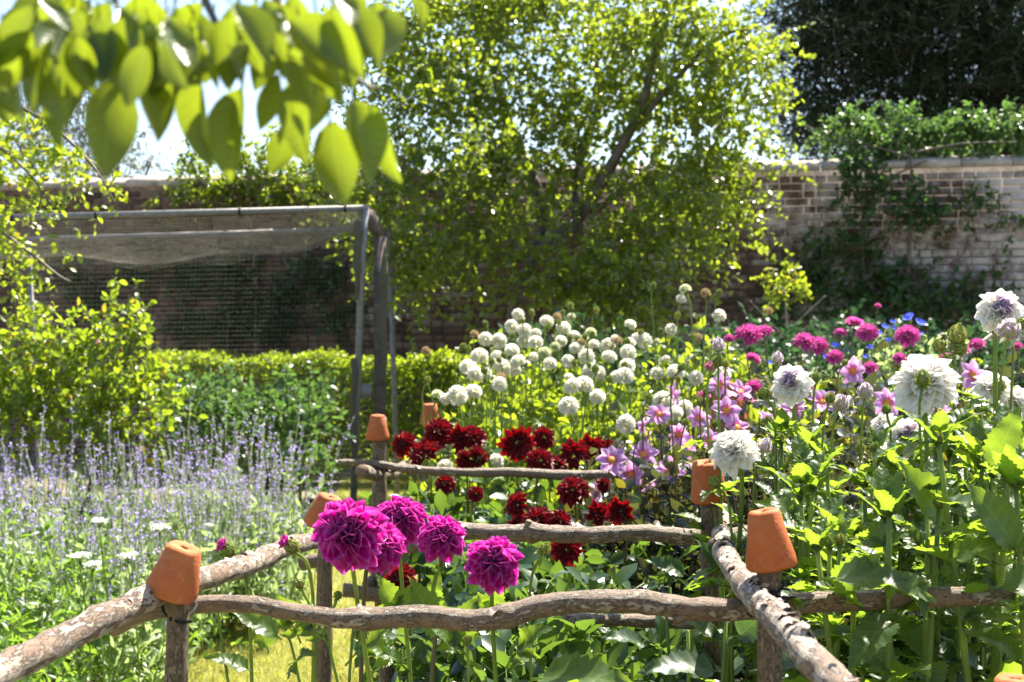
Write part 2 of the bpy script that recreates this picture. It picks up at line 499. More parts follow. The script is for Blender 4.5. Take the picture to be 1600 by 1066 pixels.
class Soup:
    """collects instanced templates and tubes for one mesh"""
    def __init__(s):
        s.V, s.F, s.r, s.uv, s.m, s.n = [], [], [], [], [], 0

    def inst(s, t, pos, Rm, scale, rnd=None, mi=0):
        pos = np.asarray(pos, float)
        Nn = len(pos)
        if Nn == 0:
            return
        sc = np.asarray(scale, float)
        if sc.ndim == 0:
            sc = np.full(Nn, float(sc))
        if sc.ndim == 1:
            sc = np.repeat(sc[:, None], 3, 1)
        tv = t.V[None] * sc[:, None, :]
        V = np.einsum('nij,nkj->nki', Rm, tv) + pos[:, None, :]
        k = len(t.V)
        off = s.n + np.arange(Nn) * k
        for sz, f in t.F.items():
            s.F.append((f[None] + off[:, None, None]).reshape(-1, sz))
            s.m.append(np.full(len(f) * Nn, mi))
        s.V.append(V.reshape(-1, 3))
        if rnd is None:
            rnd = rng.random(Nn)
        s.r.append(np.repeat(rnd, k))
        uv = t.uv if t.uv is not None else np.zeros((k, 2))
        s.uv.append(np.tile(uv, (Nn, 1)))
        s.n += Nn * k

    def raw(s, V, faces, rnd=0.5, mi=0):
        V = np.asarray(V, float)
        for f in faces:
            f = np.asarray(f)
            if len(f):
                s.F.append(f + s.n)
                s.m.append(np.full(len(f), mi))
        s.V.append(V)
        s.r.append(np.full(len(V), rnd) if np.isscalar(rnd) else rnd)
        s.uv.append(np.zeros((len(V), 2)))
        s.n += len(V)

    def mesh(s, name, mats, smooth=False, origin=(0, 0, 0)):
        V = np.concatenate(s.V) - np.asarray(origin)
        return mesh_from(name, V, s.F, np.concatenate(s.r), np.concatenate(s.uv), smooth, mats, np.concatenate(s.m))


def catmull(pts, n):
    p = np.asarray(pts, float)
    p = np.vstack([2 * p[0] - p[1], p, 2 * p[-1] - p[-2]])
    out = []
    segs = len(p) - 3
    for u in np.linspace(0, segs - 1e-6, n):
        i = int(u)
        t = u - i
        a, b, c, d = p[i:i + 4]
        out.append(0.5 * ((2 * b) + (c - a) * t + (2 * a - 5 * b + 4 * c - d) * t * t + (3 * b - a - 3 * c + d) * t ** 3))
    return np.array(out)


def tube(pts, rad, sides=8, lump=0.0, seed=0, closed=False, cap=True):
    """returns V, [quads, caps]; rad scalar or per point"""
    pts = np.asarray(pts, float)
    n = len(pts)
    rad = np.broadcast_to(np.asarray(rad, float), (n,))
    tg = np.gradient(pts, axis=0)
    if closed:
        tg = np.roll(pts, -1, 0) - np.roll(pts, 1, 0)
    tg /= np.linalg.norm(tg, axis=1, keepdims=True) + 1e-12
    up = np.array([0, 0, 1.0]) if abs(tg[0][2]) < 0.9 else np.array([0, 1.0, 0])
    a = np.cross(tg[0], up)
    a /= np.linalg.norm(a)
    V = []
    lr = np.random.default_rng(seed)
    ang = np.linspace(0, 2 * np.pi, sides, endpoint=False)
    lo = lr.normal(0, 1, (n, sides)) if lump else None
    if lump:
        for _ in range(2):
            lo = (np.roll(lo, 1, 1) + lo + np.roll(lo, -1, 1)) / 3
            lo[1:-1] = (lo[:-2] + 2 * lo[1:-1] + lo[2:]) / 4
        lo = lo / (lo.std() + 1e-9)
    for i in range(n):
        a = a - tg[i] * np.dot(a, tg[i])
        a /= np.linalg.norm(a)
        b = np.cross(tg[i], a)
        r = rad[i] * (1 + (lump * lo[i] if lump else 0) * np.ones(sides))
        V.append(pts[i] + r[:, None] * (np.cos(ang)[:, None] * a + np.sin(ang)[:, None] * b))
    V = np.concatenate(V)
    i = np.arange(n if closed else n - 1)
    j = np.arange(sides)
    I, J = np.meshgrid(i, j, indexing='ij')
    I2 = (I + 1) % n
    J2 = (J + 1) % sides
    Q = np.stack([I * sides + J, I * sides + J2, I2 * sides + J2, I2 * sides + J], -1).reshape(-1, 4)
    F = [Q]
    if cap and not closed:
        F.append(np.array([list(range(sides))[::-1], [(n - 1) * sides + q for q in range(sides)]]))
    return V, F


def link(o, parent=None):
    COL.objects.link(o)
    if parent is not None:
        o.parent = parent
    return o


def props(o, label=None, cat=None, group=None, kind=None):
    if label:
        o['label'] = label
    if cat:
        o['category'] = cat
    if group:
        o['group'] = group
    if kind:
        o['kind'] = kind
    return o


class Thing:
    def __init__(s, name, label, cat, base, group=None):
        s.base = np.asarray(base, float)
        s.o = link(bpy.data.objects.new(name, None))
        s.o.empty_display_size = 0.05
        s.o.location = s.base
        props(s.o, label, cat, group)

    def add(s, name, me, loc=None, mat3=None, parent=None, pbase=None, kind=None, label=None):
        """me in local coordinates of (loc, mat3); world loc"""
        o = bpy.data.objects.new(name, me)
        b = s.base if parent is None else pbase
        loc = s.base if loc is None else np.asarray(loc)
        mw = Matrix.Translation(Vector(loc - b))
        if mat3 is not None:
            mw = mw @ Matrix(np.asarray(mat3).tolist()).to_4x4()
        link(o, s.o if parent is None else parent)
        o.matrix_local = mw
        if kind:
            o['kind'] = kind
        if label:
            o['label'] = label
        return o

    def tube(s, name, pts, rad, mat, sides=8, lump=0, seed=0, smooth=True, n=None, parent=None, pbase=None, kind=None, label=None, mats=None):
        if n:
            pts = catmull(pts, n)
            if not np.isscalar(rad):
                rad = np.interp(np.linspace(0, 1, n), np.linspace(0, 1, len(rad)), rad)
        V, F = tube(pts, rad, sides, lump, seed)
        org = np.asarray(pts[0])
        midx = np.zeros(sum(len(f) for f in F))
        ms = [mat]
        if mats:
            ms = [mat, mats]
            midx[-2:] = 1
        me = mesh_from(name, V - org, F, np.full(len(V), rng.random()), None, smooth, ms, midx)
        return s.add(name, me, org, None, parent, pbase, kind, label)


# ------------------------------------------------------------------ leaf and petal templates
def strip(rows, cols, wfun, zfun, bend=0.0, cup=0.0, uvw=None):
    """leaf-like sheet, length 1 along +Y"""
    V, uv = [], []
    for i in range(rows + 1):
        t = i / rows
        w = wfun(t)
        for j in range(cols + 1):
            u = j / cols * 2 - 1
            x = u * w
            z = cup * (u * u) * w + bend * t * t + zfun(t, u)
            V.append((x, t - 0.25 * abs(bend) * t ** 3, z))
            uv.append((x, t))
    F = []
    c = cols + 1
    for i in range(rows):
        for j in range(cols):
            a = i * c + j
            F.append((a, a + 1, a + c + 1, a + c))
    return Tmpl(V, F, uv)


def small_leaf(w=0.28, fold=0.25, droop=-0.15):
    V = [(0, 0, 0), (-w * 0.85, .3, fold * w), (0, .3, 0), (w * .85, .3, fold * w), (-w * .85, .65, fold * w + droop * .4), (0, .65, droop * .4), (w * .85, .65, fold * w + droop * .4), (0, 1, droop)]
    F = [(0, 2, 1), (0, 3, 2), (1, 2, 5, 4), (2, 3, 6, 5), (4, 5, 7), (5, 6, 7)]
    return Tmpl(V, F)


T_leaf = small_leaf(0.32)
T_leaf_n = small_leaf(0.19, 0.3, -0.25)
T_needle = small_leaf(0.10, 0.1, -0.1)
T_round = small_leaf(0.45, 0.25, -0.1)
T_blade = Tmpl([(-.06, 0, 0), (.06, 0, 0), (0.0, 1, .25)], [(0, 1, 2)])
T_petal6 = strip(3, 2, lambda t: 0.26 * math.sin(math.pi * min(1, t * .80 + .14)) ** .8, lambda t, u: 0, 0.10, 0.9)


def dahlia_leaflet(seed, W=0.27):
    lr = random.Random(seed)
    rows = 20
    ph = lr.uniform(0, 6)
    b = lr.uniform(-.42, -.12)

    def wf(t):
        base = W * (math.sin(math.pi * t ** 0.62)) ** 1.05 if 0 < t < 1 else 0.004
        tooth = 1.0 if (int(round(t * rows)) % 2 == 0) else 0.80
        return max(0.006, base * tooth)

    def zf(t, u):
        return 0.030 * math.sin(9 * t + ph) * u + 0.02 * math.sin(17 * t + 2 * ph) * abs(u) + 0.012 * math.sin(26 * t) * abs(u)
    return strip(rows, 4, wf, zf, b, 0.34)


def compound_leaf(seed):
    """petiole with one terminal and two or four side leaflets, length 1, as one mesh"""
    lr = random.Random(seed)
    s = Soup()
    pet = np.array([(0, 0, 0), (0, .2, .03), (0, .45, .03)])
    V, F = tube(pet, [.016, .014, .010], 5)
    s.raw(V, F)
    s.inst(dahlia_leaflet(seed, .30), [(0, .40, .03)], np.eye(3)[None], .64)
    pairs = [(.40, .40)] if seed % 2 else [(.40, .42), (.22, .28)]
    for at, ln in pairs:
        for sg in (-1, 1):
            a = lr.uniform(.75, 1.05) * sg
            d = np.array([[math.sin(a), math.cos(a), lr.uniform(-.15, .1)]])
            nn = np.array([[-.25 * sg, 0, 1]])
            s.inst(dahlia_leaflet(seed * 7 + sg, .27), [(0, at, .03)], frames(d, nn), ln * lr.uniform(.85, 1.1))
    return s.mesh('dahlia_leaf', ['dahlia_leaf'], True)


LEAF_D = [compound_leaf(i) for i in range(1, 7)]


def simple_leaf_mesh(seed):
    s = Soup()
    s.inst(dahlia_leaflet(seed, .26), [(0, .10, 0)], np.eye(3)[None], .92)
    V, F = tube(np.array([(0, 0, 0), (0, .12, .002)]), .014, 5)
    s.raw(V, F)
    return s.mesh('leaf_single', ['dahlia_leaf'], True)


LEAF_S = [simple_leaf_mesh(40 + i) for i in range(4)]


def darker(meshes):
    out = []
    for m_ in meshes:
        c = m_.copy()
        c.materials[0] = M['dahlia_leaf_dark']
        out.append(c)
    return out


LEAF_D2, LEAF_S2 = darker(LEAF_D), darker(LEAF_S)  # copies for dull mid-bed plants, their shade partly painted into the leaf colour


def pear_leaf_mesh(seed):
    lr = random.Random(seed)
    ph = lr.uniform(0, 6)
    t = strip(10, 6, lambda t: max(.006, .28 * math.sin(math.pi * t ** .85) ** .8 * (1 - .18 * t)) if 0 < t < 1 else .006,
              lambda t, u: .03 * math.sin(6 * t + ph) * u, lr.uniform(-.4, .35), lr.uniform(.3, 1.1))
    s = Soup()
    s.inst(t, [(0, .22, 0)], np.eye(3)[None], .80)
    V, F = tube(np.array([(0, 0, 0), (0, .12, .01), (0, .25, 0)]), .011, 5)
    s.raw(V, F)
    return s.mesh('pear_leaf', ['pear_leaf'], True)


LEAF_P = [pear_leaf_mesh(80 + i) for i in range(5)]


def petal_mesh(name, mat, W, cup, bend, sharp=1.0, rows=6, cols=4, notch=0.0, wob=0.0):
    def wf(t):
        return max(.02, W * (math.sin(math.pi * min(1, t * .83 + .13)) ** .75) * (1 if t < .7 else (1 - ((t - .7) / .3) ** 2 * sharp)))
    t = strip(rows, cols, wf, lambda t, u: wob * math.sin(8 * t) * u, bend, cup)
    return mesh_from(name, t.V, list(t.F.values()), np.full(len(t.V), .5), t.uv, True, [mat]), t


PET_PURPLE = [petal_mesh('purple_petal', 'purple', .28, c, b, .7) for c, b in ((1.4, .20), (1.2, .06), (.9, -.16))]
PET_WHITE = [petal_mesh('white_petal', 'white', .36, c, b, .45, wob=.03) for c, b in ((1.0, .18), (.6, .0), (.45, -.20))]
PET_MAUVE = [petal_mesh('mauve_petal', 'mauve', .30, 1.2, .15, .7)]
PET_PINK = [petal_mesh('pink_petal', 'pink', .34, c, b, .6) for c, b in ((.5, .10), (.3, -.10))]


def axis_frame(ax):
    ax = np.asarray(ax, float)
    ax = ax / np.linalg.norm(ax)
    up = np.array([0, 0, 1.0]) if abs(ax[2]) < .95 else np.array([0, 1.0, 0])
    x = np.cross(up, ax)
    x /= np.linalg.norm(x)
    y = np.cross(ax, x)
    return np.stack([x, y, ax], 1)            # columns; z = axis


def phyllo(n, th0, th1, pw=0.75, jit=0.06, seed=0):
    """directions (theta from axis) for n petals, inner first"""
    lr = np.random.default_rng(seed)
    i = np.arange(n)
    t = i / (n - 1)
    th = th0 + (th1 - th0) * t ** pw + lr.normal(0, jit, n)
    ph = i * 2.399963 + lr.normal(0, .08, n)
    return t, th, ph


def petal_xf(t, th, ph, Rr, l0, l1, base0, lr, twist=.25):
    """for one petal: base position, 3x3 with scale, in head space (axis z)"""
    d = np.array([math.sin(th) * math.cos(ph), math.sin(th) * math.sin(ph), math.cos(th)])
    ln = Rr * (l0 + (l1 - l0) * t ** .6)
    base = d * Rr * base0
    nrm = np.array([0, 0, 1.0]) - d * d[2]
    if np.linalg.norm(nrm) < .1 or th < .2:
        nrm = np.array([-math.cos(ph), -math.sin(ph), .1])
    if th > 1.75:
        nrm = np.array([0, 0, 1.0])
    side = np.cross(d, nrm)
    nrm = nrm + side / np.linalg.norm(side) * lr.normal(0, twist)
    F = frames(d[None], nrm[None])[0]
    return base, F * ln


# head meshes (whole flower in one mesh) for the smaller blooms, radius 1, axis +Z
def head_mesh(name, mat, n, tm, th1, l0, l1, base0, seed, pw=.7, th0=.1, core=None, extra=None):
    lr = np.random.default_rng(seed)
    s = Soup()
    t, th, ph = phyllo(n, th0, th1, pw, .06, seed)
    pos, Rm = [], []
    for k in range(n):
        b, F = petal_xf(t[k], th[k], ph[k], 1.0, l0, l1, base0, lr)
        pos.append(b)
        Rm.append(F)
    s.inst(tm, np.array(pos), np.array(Rm), 1.0, lr.random(n))
    if core:
        V, F = ball(core, 10, 6)
        s.raw(V, F, .9, 1)
    return s.mesh(name, [mat, 'disc'] if core else [mat], True)


def ball(r, nu=12, nv=8, sz=1.0, c=(0, 0, 0)):
    V = [(0, 0, r * sz)]
    for i in range(1, nv):
        a = math.pi * i / nv
        for j in range(nu):
            b = 2 * math.pi * j / nu
            V.append((r * math.sin(a) * math.cos(b), r * math.sin(a) * math.sin(b), r * sz * math.cos(a)))
    V.append((0, 0, -r * sz))
    tri, quad = [], []
    for j in range(nu):
        j2 = (j + 1) % nu
        tri.append((0, 1 + j, 1 + j2))
        e = 1 + (nv - 2) * nu
        tri.append((e + j2, e + j, len(V) - 1))
        for i in range(nv - 2):
            a = 1 + i * nu
            quad.append((a + j, a + nu + j, a + nu + j2, a + j2))
    return np.array(V) + np.array(c), [np.array(tri), np.array(quad)]


T_cup = strip(3, 2, lambda t: .30 * math.sin(math.pi * min(1, t * .6 + .22)) ** .7, lambda t, u: 0, .25, 1.2)
T_cactus = strip(3, 2, lambda t: .15 * math.sin(math.pi * min(1, t * .85 + .12)) ** .8 + .004, lambda t, u: 0, -.10, 1.0)
T_red = strip(4, 2, lambda t: .27 * math.sin(math.pi * min(1, t * .86 + .12)) ** .8 + .004, lambda t, u: 0, -.12, .8)
HEAD_POMPON = [head_mesh('pompon_head', 'pompon', 95, T_cup, 2.75, .52, .62, .42, i, .85) for i in range(3)]
HEAD_YOUNG = [head_mesh('pompon_head_young', 'pompon_green', 70, T_cup, 2.2, .5, .62, .40, 12, .85)]
HEAD_WILT = [head_mesh('wilted_head', 'wilted', 60, T_cup, 2.6, .4, .6, .42, 9, .85)]
HEAD_RED = [head_mesh('red_head', 'red', n_, T_red, th_, .38, l_, .16, 20 + i, .62) for i, (n_, th_, l_) in enumerate(((58, 1.95, .86), (40, 1.5, .95), (64, 2.3, .84), (46, 1.75, .9), (30, 1.25, 1.0), (52, 2.05, .88)))]
HEAD_MAG = [head_mesh('magenta_head', 'magenta', 52, T_red, 1.75, .4, .88, .14, 30 + i, .65) for i in range(3)]


def bud_mesh(mat, seed):
    """green bud: globe of scales with a ruff of small bracts, radius 1, axis +Z"""
    lr = np.random.default_rng(seed)
    s = Soup()
    V, F = ball(.86, 12, 8, .92)
    s.raw(V, F, .5)
    t, th, ph = phyllo(20, .35, 2.3, .9, .05, seed)
    pos, Rm = [], []
    for k in range(20):
        d = np.array([math.sin(th[k]) * math.cos(ph[k]), math.sin(th[k]) * math.sin(ph[k]), math.cos(th[k])])
        tg = np.array([0, 0, 1.0]) - d * d[2] + d * .12
        pos.append(d * .80 - tg * .5)
        Rm.append(frames(tg[None], d[None])[0])
    s.inst(T_petal6, np.array(pos), np.array(Rm), np.full(20, 1.0), lr.random(20))
    pos, Rm = [], []
    for k in range(5):
        a = k * 2 * math.pi / 5
        d = np.array([math.cos(a), math.sin(a), -.25])
        pos.append((0, 0, -.72))
        Rm.append(frames(d[None], np.array([[0, 0, 1.0]]))[0])
    s.inst(T_leaf_n, np.array(pos), np.array(Rm), np.full(5, 1.35), lr.random(5))
    return s.mesh('bud', [mat], True)


BUD = [bud_mesh('bud', 3), bud_mesh('bud', 4)]
BUD_M = [bud_mesh('mauve', 5)]


# ------------------------------------------------------------------ foliage masses
def rand_dirs(n, up=0.3, flat=1.0):
    d = rng.normal(0, 1, (n, 3))
    d[:, 2] = d[:, 2] * flat + up
    return d / np.linalg.norm(d, axis=1, keepdims=True)


def ell_points(clumps, n, shell=0.35):
    """clumps: (cx,cy,cz,rx,ry,rz); points spread by volume, denser near the surface"""
    c = np.array(clumps, float)
    w = c[:, 3] * c[:, 5] * np.sqrt(c[:, 4])
    k = rng.choice(len(c), n, p=w / w.sum())
    d = rng.normal(0, 1, (n, 3))
    d /= np.linalg.norm(d, axis=1, keepdims=True)
    r = rng.random(n) ** shell
    return c[k, :3] + d * r[:, None] * c[k, 3:6], k


def twig_leaves(s, starts, dirs, L, per, size, tm, mi_leaf=0, twig_r=0.003, mi_twig=1, up=.4, gravity=-.25, jit=.6):
    """short twigs with leaves along them; appended to soup s"""
    n = len(starts)
    dirs = dirs / np.linalg.norm(dirs, axis=1, keepdims=True)
    L = L * rng.uniform(.6, 1.3, n)
    tp = np.array([0, .5, 1.0])
    g = np.array([0, 0, gravity])
    ends = lambda t: starts + dirs * (L * t)[:, None] + g[None] * (L * t * t)[:, None]
    if twig_r:
        a, b, c = ends(0), ends(.5), ends(1.0)
        off = np.cross(dirs, rng.normal(0, 1, (n, 3)))
        off /= np.linalg.norm(off, axis=1, keepdims=True) + 1e-9
        off2 = np.cross(dirs, off)
        V = np.stack([a + off * twig_r, a - off * twig_r, a + off2 * twig_r * 1.4, b + off * twig_r * .8, b - off * twig_r * .8, b + off2 * twig_r, c], 1).reshape(-1, 3)
        base = np.arange(n)[:, None] * 7
        Q = np.concatenate([base + np.array(q) for q in ((0, 1, 4, 3), (1, 2, 5, 4), (2, 0, 3, 5))])
        T = np.concatenate([base + np.array(q) for q in ((3, 4, 6), (4, 5, 6), (5, 3, 6))])
        s.raw(V, [Q, T], .5, mi_twig)
    for q in range(per):
        t = (q + .6 + rng.uniform(-.3, .3, n)) / per
        p = ends(1.0 * t)
        d = dirs * .5 + rng.normal(0, jit, (n, 3))
        nn = rng.normal(0, .55, (n, 3)) + np.array([0, 0, up])
        s.inst(tm, p, frames(d, nn), size * rng.uniform(.65, 1.2, n), None, mi_leaf)


def clump_px(px, py, D, rx, ry, rd):
    """ellipsoid from pixel centre and pixel radii, rd depth radius in metres"""
    p = P(px, py, D)
    return (p[0], p[1], p[2], rx * D / FPX, rd, ry * D / FPX)


def crown(thing, clumps, ntwig, L, per, size, mat, tm=T_leaf, twig='tree_bark', name='crown', gravity=-.25, up=.4, shell=.4, twig_r=.003, outward=.5, sub=0, sub_r=.2):
    s = Soup()
    if sub:                                   # leaves gather in small clumps with gaps between
        cen, kk = ell_points(clumps, sub, shell)
        q = rng.integers(sub, size=ntwig)
        k = kk[q]
        pts = cen[q] + rng.normal(0, 1, (ntwig, 3)) * sub_r * rng.uniform(.5, 1.2, sub)[q][:, None] * np.array([1, 1, .7])
    else:
        pts, k = ell_points(clumps, ntwig, shell)
    c = np.array(clumps)
    out = (pts - c[k, :3]) / c[k, 3:6]
    d = out * outward + rng.normal(0, .5, (ntwig, 3)) + np.array([0, 0, .15])
    twig_leaves(s, pts, d, L, per, size, tm, 0, twig_r, 1, up, gravity)
    me = s.mesh(name, [mat, twig], False, thing.base)
    return thing.add(name, me, kind='stuff')


def limbs(thing, paths, seed=1, mat='tree_bark', name='limb', sides=7):
    for i, (pts, r0, r1) in enumerate(paths):
        n = 14
        thing.tube(name if i else 'trunk', pts, np.linspace(r0, r1, len(pts)), mat, sides + (3 if i == 0 else 0), .10, seed + i, True, n)


# ================================================================== SETTING
def sheet(name, poly, z, mat, kind='structure', sub=0, bump=0.0):
    V = [(x, y, z) for x, y in poly]
    me = mesh_from(name, V, [np.array([list(range(len(V)))])], np.full(len(V), .5), None, False, [mat])
    o = link(bpy.data.objects.new(name, me))
    return props(o, None, None, None, kind)


g = sheet('ground', [(-150, -60), (150, -60), (150, 250), (-150, 250)], 0, 'dry_ground')
sheet('lawn_path', [(-1.45, -2), (-.48, -2), (-.48, 9.5), (-.6, 13.2), (-1.6, 13.4), (-1.25, 9.2), (-1.38, 6.5)], .006, 'lawn')


def soil_bed(name, x0, x1, y0, y1, h, seed):
    """mounded soil with crumbly surface"""
    nx, ny = int((x1 - x0) / .08), int((y1 - y0) / .08)
    X, Y = np.meshgrid(np.linspace(x0, x1, nx), np.linspace(y0, y1, ny), indexing='ij')
    lr = np.random.default_rng(seed)
    Z = h + lr.normal(0, .012, X.shape)
    e = np.minimum(np.minimum(X - x0, x1 - X), np.minimum(Y - y0, y1 - Y))
    Z = np.where(e < .001, -.01, Z * np.clip(e / .15, .25, 1))
    V = np.stack([X, Y, Z], -1).reshape(-1, 3)
    i, j = np.meshgrid(np.arange(nx - 1), np.arange(ny - 1), indexing='ij')
    a = (i * ny + j).ravel()
    Q = np.stack([a, a + ny, a + ny + 1, a + 1], 1)
    me = mesh_from(name, V, [Q], np.full(len(V), .5), None, True, ['soil'])
    props(link(bpy.data.objects.new(name, me)), kind='structure')


soil_bed('dahlia_bed_soil', -.50, 2.6, 1.2, 8.2, .05, 1)
soil_bed('border_soil', -5.0, -1.36, 2.6, 8.6, .05, 2)

# grass on the lawn path
s = Soup()
n = 70000
gx = rng.uniform(-1.5, -.42, n)
gy = 5.2 + 8.0 * rng.random(n) ** 1.4
gp = np.stack([gx, gy, np.full(n, .004)], 1)
gd = np.stack([rng.normal(0, .5, n), rng.normal(0, .5, n), np.ones(n)], 1)
s.inst(T_blade, gp, frames(gd, rand_dirs(n, 0)), rng.uniform(.018, .042, n))
props(link(bpy.data.objects.new('lawn_grass', s.mesh('lawn_grass', ['grass']))), 'short sunlit yellowish green grass on the path', 'grass', None, 'stuff')

# ------------------------------------------------------------------ garden wall
WA, WB = np.array([-5.7, 15.9]), np.array([4.86, 13.5])
wd = (WB - WA) / np.linalg.norm(WB - WA)
wn_ = np.array([wd[1], -wd[0]])               # towards the camera
if wn_[1] > 0:
    wn_ = -wn_
W0 = WA - wd * 2.5
WL = np.linalg.norm(WB - WA) + 6.0
WH, WT = 2.95, .36
wbase = np.array([*(W0 + wd * WL / 2), 0])
wall = Thing('garden_wall', 'tall old red brick wall with pale lichen patches closing off the garden', 'wall', wbase)
RW = np.array([[wd[0], -wn_[0], 0], [wd[1], -wn_[1], 0], [0, 0, 1.0]])   # x along, y away from camera, z up


def wpt(u, dpt, z):
    p = W0 + wd * u - wn_ * dpt
    return np.array([p[0], p[1], z])


def box_faces():
    return [(0, 3, 2, 1), (4, 5, 6, 7), (0, 1, 5, 4), (1, 2, 6, 5), (2, 3, 7, 6), (3, 0, 4, 7)]


def box_t(x0, x1, y0, y1, z0, z1):
    V = [(x0, y0, z0), (x1, y0, z0), (x1, y1, z0), (x0, y1, z0), (x0, y0, z1), (x1, y0, z1), (x1, y1, z1), (x0, y1, z1)]
    return Tmpl(V, box_faces())


def box_mesh(name, dims, mat, origin=(0, 0, 0)):
    t = box_t(*dims)
    return mesh_from(name, t.V - np.array(origin), [t.F[4]], np.full(8, .5), None, False, [mat])


wall.add('mortar_core', box_mesh('mortar_core', (0, WL, .018, WT, -.2, WH), 'mortar'), np.array([W0[0], W0[1], 0]), RW)
CH = .0745


def brick_template(w):
    b = .006
    x0, x1, z0, z1 = 0, w, 0, .063
    V = [(x0, .018, z0), (x1, .018, z0), (x1, .018, z1), (x0, .018, z1), (x0, b, z0), (x1, b, z0), (x1, b, z1), (x0, b, z1),
         (x0 + b, 0, z0 + b), (x1 - b, 0, z0 + b), (x1 - b, 0, z1 - b), (x0 + b, 0, z1 - b)]
    F = [(8, 9, 10, 11)]
    for a in range(4):
        c = (a + 1) % 4
        F.append((4 + a, 4 + c, 8 + c, 8 + a))
        F.append((a, c, 4 + c, 4 + a))
    return Tmpl(V, F)


T_str, T_head = brick_template(.215), brick_template(.102)
ME_b = [mesh_from('brick', t.V, list(t.F.values()), np.full(len(t.V), .5), None, False, ['brick']) for t in (T_str, T_head)]
cand, mass = [], {0: [], 1: []}
for row in range(int(WH / CH)):
    u = -.16 * (row % 2) + .01 - .07 * rng.random()
    k = row % 2
    while u < WL - .22:
        w = .215 if k % 2 == 0 else .102
        if u > 0:
            c = wpt(u + w / 2, 0, row * CH + .03)
            px, py = 800 + c[0] * FPX / c[1], 514 - (c[2] - CAM_H) * FPX / c[1]
            dp = rng.normal(0, .006)
            ent = (u, dp, row * CH + .006 + rng.normal(0, .0015), k % 2)
            vis = (1195 < px < 1600 and 258 < py < 470)
            (cand if vis and k % 2 == 0 else mass[k % 2]).append(ent)
        u += w + .011 + abs(rng.normal(0, .006))
        k += 1
rng.shuffle(cand)
for e in cand[300:]:
    mass[0].append(tuple(e[:3]) + (0,))
for e in cand[:300]:
    tilt = Matrix.Rotation(rng.normal(0, .008), 3, 'Y')
    wall.add('brick', ME_b[0], wpt(e[0], e[1], e[2]), RW @ np.array(tilt))
s = Soup()
for k in (0, 1):
    pos = np.array([wpt(e[0], e[1], e[2]) for e in mass[k]])
    s.inst((T_str, T_head)[k], pos, np.repeat(RW[None], len(pos), 0), 1.0)
wall.add('brickwork', s.mesh('brickwork', ['brick_mass'], False, wall.base), kind='stuff')
# coping of sloping slabs
u = 0.02
ci = 0
while u < WL - .3:
    w = rng.uniform(.36, .52)
    h = .055 + rng.normal(0, .006)
    V = [(0, -.05, 0), (w - .012, -.05, 0), (w - .012, WT + .05, 0), (0, WT + .05, 0), (0, -.05, h), (w - .012, -.05, h), (w - .012, WT / 2, h + .07), (0, WT / 2, h + .07), (w - .012, WT + .05, h), (0, WT + .05, h)]
    F4 = np.array([(0, 3, 2, 1), (0, 1, 5, 4), (4, 5, 6, 7), (7, 6, 8, 9), (9, 8, 2, 3)])
    F5 = np.array([(0, 4, 7, 9, 3), (1, 2, 8, 6, 5)])
    me = mesh_from('coping_stone', V, [F4, F5], np.full(10, .5), None, False, ['coping'])
    wall.add('coping_stone', me, wpt(u, 0, WH + .001), RW @ np.array(Matrix.Rotation(rng.normal(0, .012), 3, 'Y')))
    u += w


def wall_D(px):
    """depth of the wall front seen at pixel column px"""
    k = (px - 800) / FPX
    # W0 + wd*u : x = k*y
    u = (k * W0[1] - W0[0]) / (wd[0] - k * wd[1])
    return (W0 + wd * u)[1]



# ================================================================== TREES AND SHRUBS
def PL(*pts):
    return [P(*p) for p in pts]


# --- old apple tree in the middle
def PA(px, py, D):
    return P(px, py, D + 1.6)


def PLA(*pts):
    return [PA(*p) for p in pts]


at = Thing('apple_tree', 'large apple tree with open leafy crown in front of the brick wall', 'tree', (PA(815, 800, 10.9)[0], 12.5, 0))
F0 = PA(822, 470, 10.9)
tb = np.array([F0[0] - .02, 12.5, -.05])
limbs(at, [
    ([tb, PA(812, 600, 10.9), PA(815, 480, 10.9), PA(850, 400, 10.9), PA(905, 345, 10.8)], .13, .085),
    (PLA((815, 470, 10.9), (780, 400, 10.7), (720, 330, 10.3), (640, 270, 9.9), (590, 200, 9.8)), .07, .012),
    (PLA((850, 400, 10.9), (840, 300, 11.2), (790, 180, 11.4), (760, 60, 11.5), (740, -60, 11.6)), .065, .012),
    (PLA((905, 345, 10.8), (960, 250, 10.6), (1005, 160, 10.4), (1030, 60, 10.4), (1080, -40, 10.5)), .06, .014),
    (PLA((900, 350, 10.8), (910, 230, 11.2), (935, 170, 11.4), (930, 60, 11.6), (940, -60, 11.7)), .05, .012),
    (PLA((920, 335, 10.8), (990, 285, 11.0), (1070, 260, 10.9), (1140, 280, 10.7), (1180, 320, 10.6)), .045, .008),
    (PLA((990, 200, 10.5), (1060, 120, 10.3), (1120, 60, 10.1), (1190, 40, 10.0)), .035, .008),
    (PLA((780, 400, 10.7), (700, 380, 10.4), (640, 390, 10.2), (600, 430, 10.1)), .03, .006),
    (PLA((905, 345, 10.8), (930, 400, 10.3), (990, 420, 10.1), (1040, 430, 10.0)), .03, .006),
], 11)
cl = []
